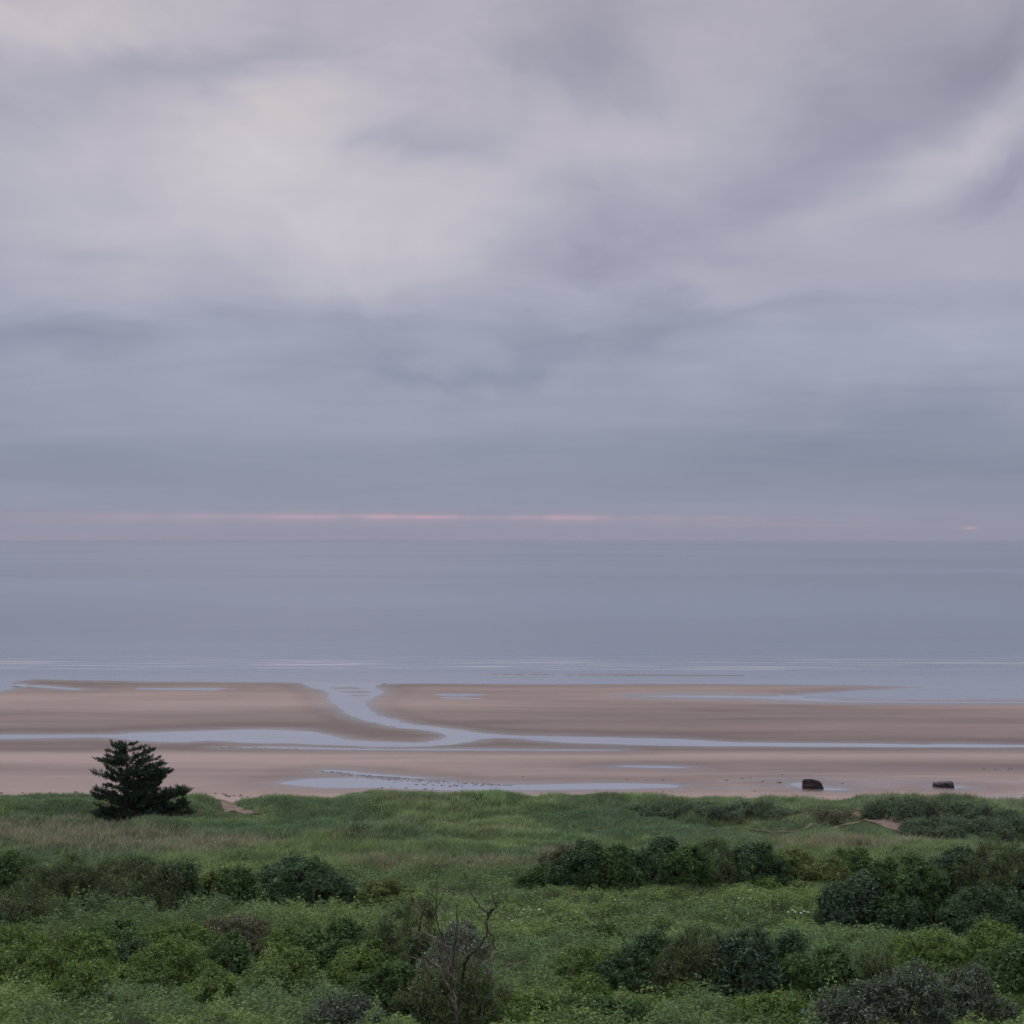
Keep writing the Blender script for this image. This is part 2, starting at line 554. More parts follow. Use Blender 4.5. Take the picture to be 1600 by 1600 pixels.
LEAD = [(1000, 1087), (1130, 1086.5), (1200, 1088), (1242, 1088), (1260, 1093), (1400, 1096), (1640, 1096.5), (2200, 1096.5), (2200, 1098.5), (1600, 1098.3), (1300, 1096.5), (1180, 1091), (1080, 1089.3)]
SPIT = [(32, 1070), (70, 1071.5), (127, 1076), (120, 1077.5), (70, 1074.5)]
W1P = [(1233, 1224), (1255, 1222.5), (1290, 1230), (1326, 1233), (1300, 1234.6), (1260, 1232.5), (1238, 1227.5)]
W2P = [(1458, 1228), (1485, 1227), (1508, 1229), (1490, 1231.2), (1465, 1230)]
BANK1 = [(352, 1167.4), (420, 1166.6), (600, 1170.2), (780, 1170.6), (950, 1171.2), (960, 1172.3), (760, 1172.2), (560, 1171.4), (420, 1168.6)]
STRIP1 = [(750, 1053.2), (800, 1052.8), (858, 1053.4), (800, 1054.4)]
STRIP2 = [(866, 1053.6), (1000, 1053.6), (1160, 1055), (1000, 1055.1)]

SHOALS = [[(533, 1080.5), (560, 1079.5), (580, 1081), (556, 1082.4)], [(546, 1086), (566, 1085), (577, 1086.6), (560, 1087.8)], [(518, 1074.5), (545, 1073.6), (566, 1075), (540, 1076)]]
xf = np.arange(-175, 175.01, 0.7)
ext = 175 + np.array([4, 10, 22, 45, 90, 180, 400, 900, 2000, 4500.0])
xs = np.concatenate([-ext[::-1], xf, ext])
ys = np.concatenate([np.arange(150, 200, 0.45), np.arange(200, 372, 0.6), np.array([380, 400, 440, 600])])
gx, gy = np.meshgrid(xs, ys)
nx_, ny_ = len(xs), len(ys)
fx_, fy_ = gx.ravel(), gy.ravel()
jit = (fbm(fx_ * 0.25, fy_ * 0.25, 3, 3) - 0.5) * 1.6 + (fbm(fx_ * 0.10, fy_ * 0.9, 4, 3) - 0.5) * 1.5
zb = beach_z(fy_)
core = np.abs(fx_) < 700


def sd_of(pts, sm=3, j=1.0):
    return sdf(world_poly(pts, sm), fx_, fy_) + jit * j


sd_run = sd_of(RUNNEL, 2, 0.8)
sd_sea = sdf(np.array([beach_xy(*p) if p[1] > 1045 else ((p[0] - 800) / FPX * 430, 430) for p in SEA]), fx_, fy_) + jit
sd_strip = np.minimum(sd_of(STRIP1, 2, .3), sd_of(STRIP2, 2, .3))
pools = {'fore': sd_of(FORE, 2, .7), 'fore2': sd_of(FORE2, 2, .6), 'small': sd_of(SMALL, 2, .3), 'lead': sd_of(LEAD, 2, .4), 'spit': sd_of(SPIT, 2, .4),
         'w1': sd_of(W1P, 2, .3), 'w2': sd_of(W2P, 2, .2), 'bank': sd_of(BANK1, 2, .35)}
allsd = np.minimum.reduce([sd_run, sd_sea] + list(pools.values()))
und = (fbm(fx_ * 0.018 + fy_ * .004, fy_ * 0.06, 8, 4) - 0.5) * 0.55 + (fbm(fx_ * 0.09, fy_ * 0.25, 9, 3) - 0.5) * 0.07
z = zb + und * sstep(0.3, 14, allsd) * sstep(375, 345, fy_)
film = np.zeros_like(z)
WL = 0.03                                    # pools stand this far below the sand's edge
for sd_ in [sd_run] + list(pools.values()):
    z = np.where(sd_ < 2.0, np.minimum(z, zb - WL + np.clip(sd_ * 0.05, -0.16, 0.1)), z)
    film = np.maximum(film, np.maximum(1 - sstep(0.1, 1.8, sd_), .58 * (1 - sstep(0, 9, sd_))))
# the sea: sand dips below zero inside it, stays a little above outside
zs = np.clip(-0.0 + sd_sea * 0.02, -1.2, 0.06)
z = np.where(sd_sea < 3.0, np.where(sd_sea < 0, np.minimum(zs, -0.004), np.minimum(z, 0.012 + sd_sea * 0.025)), z)
z = np.where(sd_strip < 0.6, np.maximum(z, 0.055 - 0.05 * np.clip(sd_strip, -0.5, 1.0)), z)
film = np.maximum(film, np.maximum(1 - sstep(0.3, 3.0, sd_sea), .6 * (1 - sstep(0, 12, sd_sea))))
film = np.maximum(film, 0.85 * (1 - sstep(0, 14, pools['lead'])) * sstep(-60, 0, fx_))
sd_sh = np.minimum.reduce([sd_of(q, 2, .5) for q in SHOALS])
z = np.where(sd_sh < 0.4, np.maximum(z, zb - WL + .03 - .05 * np.clip(sd_sh, -.5, 1)), z)
# broad sheets of drained wet sand
pyv = HOR + FPX * (CAMZ - zb) / np.maximum(fy_, 1)
pxv = 800 + FPX * fx_ / np.maximum(fy_, 1)
wetb = np.interp(pyv, [1050, 1062, 1075, 1090, 1108, 1122, 1136, 1146, 1170, 1174, 1180, 1187, 1195, 1203, 1212, 1235, 1243, 1250],
                 [.75, .80, .55, .35, .42, .55, .78, .95, .70, .30, .12, .30, .62, .60, .38, .34, .10, .02])
wetb = wetb + 0.7 * (fbm(fx_ * .010 + fy_ * .006, fy_ * .055, 23, 4) - .5) * sstep(160, 175, fy_)
wet = np.clip(wetb - 1.2 * und * sstep(0.3, 14, allsd) + (1 - sstep(0, 9, allsd)) * 0.35, 0, 1)
wet = np.where(sd_strip < 1.2, 1.4, wet)
film = np.maximum(film, .9 * np.exp(-((pxv - 542) / 60) ** 2 - ((pyv - 1074) / 11) ** 2))
sheen = 0.62 * (1 - sstep(3, 40, np.abs(fy_ - 174))) * sstep(-70, 20, fx_)     # low sheet of seepage water round the wrecks
film = np.maximum(film, np.clip(sheen, 0, 1) * sstep(0.45, 0.62, fbm(fx_ * .03, fy_ * .16, 21, 4)) * 0.9)
F = grid_faces(ny_, nx_)
beach = link('beach', mesh_np('beach', np.stack([fx_, fy_, z], 1), F, M_SAND, smooth=True, attrs={'wet': wet, 'film': film}), kind='structure')


_zg = z.reshape(ny_, nx_)


def sand_z(x, y):
    j = int(np.clip(np.searchsorted(xs, x), 1, nx_ - 1)); i = int(np.clip(np.searchsorted(ys, y), 1, ny_ - 1))
    u = (x - xs[j - 1]) / (xs[j] - xs[j - 1]); v = (y - ys[i - 1]) / (ys[i] - ys[i - 1])
    return float((_zg[i - 1, j - 1] * (1 - u) + _zg[i - 1, j] * u) * (1 - v) + (_zg[i, j - 1] * (1 - u) + _zg[i, j] * u) * v)


def water_sheet(name, sd_, label, lvl=None):
    keep = (sd_[F] < 1.6).any(1) & core[F].all(1)
    f = F[keep]
    u, inv = np.unique(f.ravel(), return_inverse=True)
    V = np.stack([fx_[u], fy_[u], zb[u] - WL], 1)
    o = link(name, mesh_np(name, V, inv.reshape(-1, 4), M_POOL, smooth=True), kind='structure')
    o['label'] = label
    return o


water_sheet('tidal_channel_water', np.maximum(sd_run, -sd_sea - 2.0), 'pale winding tidal channel and long pool crossing the sand to the sea')
water_sheet('tide_pool_water', pools['fore'], 'shallow pale tide pool behind the dunes dotted with dark weed')
water_sheet('tide_pool_water', pools['fore2'], 'thin glittering seepage pool beside the weedy tide pool')
water_sheet('tide_pool_water', pools['small'], 'small lens of water alone on the mid beach')
water_sheet('tide_pool_water', pools['lead'], 'narrow strip of water along the landward edge of the outer sandbar')
water_sheet('tide_pool_water', pools['spit'], 'thin water lead inside the tip of the outer spit')
water_sheet('tide_pool_water', pools['w1'], 'scour pool round the rounded hull wreck')
water_sheet('tide_pool_water', pools['w2'], 'scour pool round the low box wreck')
water_sheet('tide_pool_water', pools['bank'], 'thread of water lying along the foot of the upper beach')

sx = np.concatenate([-np.geomspace(600, 60000, 12)[::-1], np.linspace(-500, 500, 41), np.geomspace(600, 60000, 12)])
sy = np.concatenate([np.linspace(270, 600, 34), np.geomspace(640, 45000, 24)])
qx, qy = np.meshgrid(sx, sy)
link('sea', mesh_np('sea', np.stack([qx.ravel(), qy.ravel(), np.zeros(qx.size)], 1), grid_faces(len(sy), len(sx)), M_SEA, smooth=True), kind='structure')

# ------------------------------------------------------------------ land
GY = [-400, -2, 4, 20, 40, 60, 75, 90, 100, 120, 140, 147, 153, 158, 162, 166, 175]
GZ = [28.3, 28.3, 27.2, 20.5, 13.2, 8.6, 6.2, 4.7, 4.15, 4.0, 4.05, 4.1, 3.9, 3.1, 2.35, 1.6, 0.0]
CPX = [-900, -200, 0, 100, 300, 335, 355, 380, 420, 550, 700, 760, 1000, 1060, 1230, 1280, 1335, 1380, 1500, 1570, 1640, 2400]
CZ = [1.0, 1.1, 1.05, 1.0, .95, .2, -.15, .35, .9, 1.3, 1.05, .85, .55, .40, -.05, -.75, -.65, .35, .35, -.6, -1.0, .0]


def ground(x, y):
    x = np.asarray(x, float); y = np.asarray(y, float)
    zz = np.interp(y + 4.0 * (fbm(x * 0.13, y * 0.01, 35, 4) - 0.5) * sstep(146, 156, y), GY, GZ)
    px = 800 + FPX * x / 150.0
    edge = (fbm(x * 0.08, y * 0.02, 31, 4) - 0.5) * 8.0
    crest = np.interp(px, CPX, CZ) * np.exp(-((y - 148.5 - edge * 0.6) / 6.0) ** 2)
    zz = zz + crest
    zz = zz + 1.3 * np.exp(-((y - 96.5) / 4.6) ** 2) * sstep(-4, -12, x)
    zz = zz + (fbm(x * 0.09, y * 0.11, 32, 4) - 0.5) * 1.5 * sstep(162, 150, y) * sstep(40, 70, y)
    zz = zz + (fbm(x * 0.30, y * 0.30, 33, 3) - 0.5) * (0.75 + .75 * sstep(112, 124, y)) * sstep(166, 154, y)
    return zz


gxs = np.concatenate([-ext[::-1] + 75, np.arange(-100, 100.1, 0.8), ext - 75])
gys = np.concatenate([np.array([-400, -200, -80, -30, -10, -4]), np.arange(0, 70, 2.5), np.arange(70, 176, 0.6)])
ax_, ay_ = np.meshgrid(gxs, gys)
az_ = ground(ax_.ravel(), ay_.ravel())
link('ground', mesh_np('ground', np.stack([ax_.ravel(), ay_.ravel(), az_], 1), grid_faces(len(gys), len(gxs)), M_SOIL, smooth=True), kind='structure')


_ysc = np.arange(72, 168, 0.1)


def land_xy(px, py):
    """photo pixel -> first point where its ray meets the land"""
    x = (px - 800) / FPX * _ysc
    q = HOR + FPX * (CAMZ - ground(x, _ysc)) / _ysc
    i = np.where(q <= py)[0]
    y = _ysc[i[0]] if len(i) else _ysc[-1]
    return (px - 800) / FPX * y, y


PATHS = [('sandy gap path through the dune crest beside the dark conifer', [(343, 1243, .9), (352, 1250, .8), (356, 1258, .8), (372, 1266, .7), (398, 1272, .6)]),
         ('bare sandy path running past the scrub mound to the beach', [(1318, 1268, .4), (1345, 1273, .7), (1372, 1282, 1.1), (1395, 1288, 1.2), (1412, 1297, .8), (1425, 1303, .4)]),
         ('faint trodden track branching off below the low dune scrub', [(1345, 1285, .3), (1310, 1291, .28), (1260, 1295, .22), (1180, 1297, .18), (1080, 1294, .15)])]
path_seg = []
for lab, pp in PATHS:
    wp = []
    for px, py, hw in pp:
        x, y = land_xy(px, py)
        wp.append((x, y, hw * .95))
    wp = np.array(wp)
    t = np.linspace(0, len(wp) - 1, 60)
    q = np.stack([np.interp(t, np.arange(len(wp)), wp[:, k]) for k in range(3)], 1)
    path_seg.append(q)
    tg = np.gradient(q[:, :2], axis=0); tg /= np.linalg.norm(tg, axis=1, keepdims=True) + 1e-9
    nn = np.stack([-tg[:, 1], tg[:, 0]], 1)
    V = []
    for k in np.linspace(-1, 1, 7):
        wob = 1 + 0.35 * (fbm(q[:, 0] * .8 + k * 3, q[:, 1] * .8, 44, 2) - 0.5)
        pxy = q[:, :2] + nn * (q[:, 2] * k * wob)[:, None]
        V.append(np.concatenate([pxy, (ground(pxy[:, 0], pxy[:, 1]) + 0.09 - 0.05 * abs(k))[:, None]], 1))
    V = np.concatenate(V)
    o = link('path', mesh_np('path', V, grid_faces(7, 60), M_TRACK if lab.startswith('faint') else M_PATH, smooth=True), kind='structure')
    o['label'] = lab


def path_dist(x, y):
    d = np.full(np.shape(x), 1e9)
    for q in path_seg:
        for k in range(0, len(q), 2):
            d = np.minimum(d, np.hypot(x - q[k, 0], y - q[k, 1]) - q[k, 2])
    return d


# ------------------------------------------------------------------ leaves
def leaf_tris(C, A, Nn, L, W, col):
    """triangular leaves: centre, axis, normal, length, width, colour"""
    A = A / (np.linalg.norm(A, axis=1, keepdims=True) + 1e-9)
    S = np.cross(A, Nn); S /= np.linalg.norm(S, axis=1, keepdims=True) + 1e-9
    a = C - A * (L * .45)[:, None] - S * (W * .5)[:, None]
    b = C - A * (L * .25)[:, None] + S * (W * .5)[:, None]
    c_ = C + A * (L * .55)[:, None]
    V = np.stack([a, b, c_], 1).reshape(-1, 3)
    return V, np.arange(len(V)).reshape(-1, 3), np.repeat(col, 3, 0)


def unit(n, rng):
    v = rng.normal(size=(n, 3))
    return v / (np.linalg.norm(v, axis=1, keepdims=True) + 1e-9)


KINDS = {   # leaf colour, tip colour, hue spread, leaf length, leaf width, uprightness, puff radius
    'willow': ((.074, .108, .058), (.156, .196, .104), .28, .25, .065, 0.75, .40),
    'dark': ((0.054, 0.094, 0.054), (0.104, 0.169, 0.084), .24, .22, .115, 0.1, .38),
    'green': ((.062, .112, .046), (.122, .190, .068), .26, .21, .115, 0.2, .36),
    'bramble': ((.078, .136, .044), (.200, .276, .084), .28, .17, .100, 0.1, .36),
    'yellow': ((0.107, 0.151, 0.059), (0.193, 0.237, 0.090), .24, .19, .105, 0.3, .34),
    'silver': ((.072, .104, .066), (.27, .31, .30), .32, .19, .085, 0.5, .32),
    'scrub': ((0.063, 0.104, 0.067), (0.117, 0.172, 0.105), .26, .24, .135, 0.3, .36),
    'dune': ((.082, .118, .080), (.138, .182, .124), .22, .18, .090, 0.3, .34),
    'pale': ((.100, .128, .096), (.33, .37, .34), .26, .20, .080, 0.6, .34),
    'brownish': ((0.110, 0.117, 0.077), (0.171, 0.179, 0.118), .26, .22, .095, 0.4, .36),
}


def shrub_crown(kind, W, D, H, rng, dens=1.0, px_m=16.0):
    base, tip, spread, LL, LW, upr, pr = KINDS[kind]
    base, tip = np.array(base), np.array(tip)
    lr0 = float(np.clip(0.27 * min(W, D), .42, 1.15))
    if kind == 'bramble':
        lr0 *= 1.25
    lr0 = min(lr0, H * .95)
    n_l = int(np.clip(math.ceil(1.05 * W * D / (math.pi * lr0 * lr0)), 4, 30))
    lobes = []
    for i in range(n_l):
        a = i * 2.39996 + rng.uniform(-.5, .5); r = math.sqrt((i + rng.uniform(.2, .8)) / n_l)
        lr = lr0 * rng.uniform(0.75, 1.3)
        cx, cy = math.cos(a) * r * (W * .5 - lr * .75), math.sin(a) * r * (D * .5 - lr * .75)
        ht = H * (1 - 0.40 * r ** 2.5) * rng.uniform(0.64, 1.06)
        lobes.append((cx, cy, ht, lr))
    lobes[0] = (lobes[0][0], lobes[0][1], H, lobes[0][3])
    # puff centres over each lobe's dome and its skirt down to the ground
    pc, pn = [], []
    area_n = dens * 3.4 / (pr * pr)
    for (cx, cy, ht, lr) in lobes:
        top = max(ht - lr, 0.2 * ht)
        n1 = int(area_n * 2.2 * lr * lr) + 6
        v = unit(n1, rng); v[:, 2] = np.abs(v[:, 2]) * 1.0
        rr = rng.uniform(.78, 1.05, n1)
        p1 = np.stack([cx + v[:, 0] * lr * rr, cy + v[:, 1] * lr * rr, top + v[:, 2] * (ht - top) * rr], 1)
        n2 = int(area_n * 1.6 * lr * top) + 4
        a = rng.uniform(0, 2 * math.pi, n2)
        hz = rng.uniform(0.03, 1, n2)
        r2 = lr * (0.92 + 0.2 * np.sin(hz * 3)) * rng.uniform(.8, 1.08, n2)
        p2 = np.stack([cx + np.cos(a) * r2, cy + np.sin(a) * r2, hz * top], 1)
        v2 = np.stack([np.cos(a), np.sin(a), np.full(n2, .15)], 1)
        pc += [p1, p2]; pn += [v, v2]
    pc = np.concatenate(pc); pn = np.concatenate(pn)
    # drop puffs buried in another lobe
    keep = np.ones(len(pc), bool)
    for (cx, cy, ht, lr) in lobes:
        rad = np.hypot(pc[:, 0] - cx, pc[:, 1] - cy) / lr
        keep &= ~((rad < 0.62) & (pc[:, 2] < ht - 0.45 * lr))
    # a few gaps
    keep &= rng.uniform(size=len(pc)) > np.where(pn[:, 1] > .35, .55, .12)
    pc, pn = pc[keep], pn[keep]
    m = len(pc)
    per = int(np.clip(32 * dens, 14, 60))
    ids = np.repeat(np.arange(m), per)
    n = len(ids)
    prr = pr * rng.uniform(.55, 1.35, m)
    off = unit(n, rng) * (rng.uniform(0, 1, n) ** 0.5)[:, None]
    off[:, 2] *= 0.75 + 0.5 * upr
    C = pc[ids] + off * prr[ids][:, None]
    if upr > 0.35:   # upright sprays break the outline
        sp = rng.uniform(size=m) < 0.35
        k = sp[ids]
        C[k, 2] += rng.uniform(0, 1, k.sum()) ** 1.5 * pr * 1.5 * upr
    C[:, 2] = np.maximum(C[:, 2], 0.05)
    nrm = 0.8 * pn[ids] + 0.9 * off + np.array([0, 0, .55]) + 0.9 * rng.normal(size=(n, 3))
    nrm /= np.linalg.norm(nrm, axis=1, keepdims=True)
    ax = rng.normal(size=(n, 3)); ax[:, 2] = ax[:, 2] * .6 + upr * 2.0 - 0.15
    ax -= nrm * (ax * nrm).sum(1, keepdims=True) * (1 - upr * .5)
    pj = rng.uniform(0, 1, m)
    tone = np.clip(pj[ids] * .55 + rng.uniform(-.25, .45, n), 0, 1)
    if kind in ('silver', 'pale'):
        tone = np.where(rng.uniform(size=n) < 0.19, rng.uniform(.5, 1, n), tone * .25)
    col = base[None] * (1 - tone[:, None]) + tip[None] * tone[:, None]
    col = col * (1 + spread * rng.normal(size=(n, 1))).clip(.4, 1.8) * (1 + 0.07 * rng.normal(size=(n, 3)))
    col = col * (1 + 0.16 * rng.normal(size=(m, 1)))[ids].clip(.6, 1.5)
    col = col.clip(.006, .6)
    L = LL * rng.uniform(.55, 1.15, n); Wd = LW * rng.uniform(.7, 1.25, n)
    return leaf_tris(C, ax, nrm, L, Wd, col)


def stems(W, H, rng, k=5):
    parts = []
    for i in range(k):
        a = rng.uniform(0, 2 * math.pi); s = rng.uniform(.15, .38) * W
        p0 = np.array([rng.uniform(-.08, .08), rng.uniform(-.08, .08), -0.25])
        p2 = np.array([math.cos(a) * s, math.sin(a) * s, H * rng.uniform(.6, 1.10)])
        p1 = (p0 + p2) / 2 + np.array([math.cos(a) * .1, math.sin(a) * .1, .15 * H]) + rng.normal(size=3) * .05
        t = np.linspace(0, 1, 6)[:, None]
        pts = (1 - t) ** 2 * p0 + 2 * t * (1 - t) * p1 + t * t * p2
        parts.append(tube(pts, np.linspace(.07, .012, 6), 5))
    return join(parts)


def shrub(name, kind, px0, px1, ptop, pbase, label, group=None, dens=1.0, depth=None, seed=None, cat='shrub'):
    rng = np.random.default_rng(seed if seed is not None else int(px0 * 7 + ptop * 13) % 99991)
    pxm = (px0 + px1) / 2
    x, y = land_xy(pxm, min(pbase, 1612))
    W = (px1 - px0) / FPX * y
    D = depth or float(np.clip(W * (1.2 if name == 'bramble_mound' else 1.0), 2.2, 6.5))
    y2 = y + D * .42
    x2 = (pxm - 800) / FPX * y2
    zg = float(ground(x2, y2))
    ztop = CAMZ - (ptop - HOR) / FPX * y2
    H = max(ztop - zg - 0.12, 1.35 if name == 'bramble_mound' else 0.5)
    FOOT.append((x2, y2, W * .6, D * .5, H))
    root = link(name, None, None, label, cat, group, loc=(x2, y2, zg))
    V, Fc, colr = shrub_crown(kind, W * {'silver_shrub': 1.15, 'round_bush': 1.12, 'bramble_mound': 1.32}.get(name, 1.36), D, H, rng, dens)
    # let the leaves follow the ground
    V[:, 2] += (ground(V[:, 0] + x2, V[:, 1] + y2) - zg) * np.clip(1 - V[:, 2] / H, 0, 1)
    link('crown', mesh_np('crown', V, Fc, M_LEAF, colr), root)
    Vs, Fs = stems(W, H, rng)
    link('trunk', mesh_np('trunk', Vs, Fs, M_BARK, smooth=True), root)
    return root


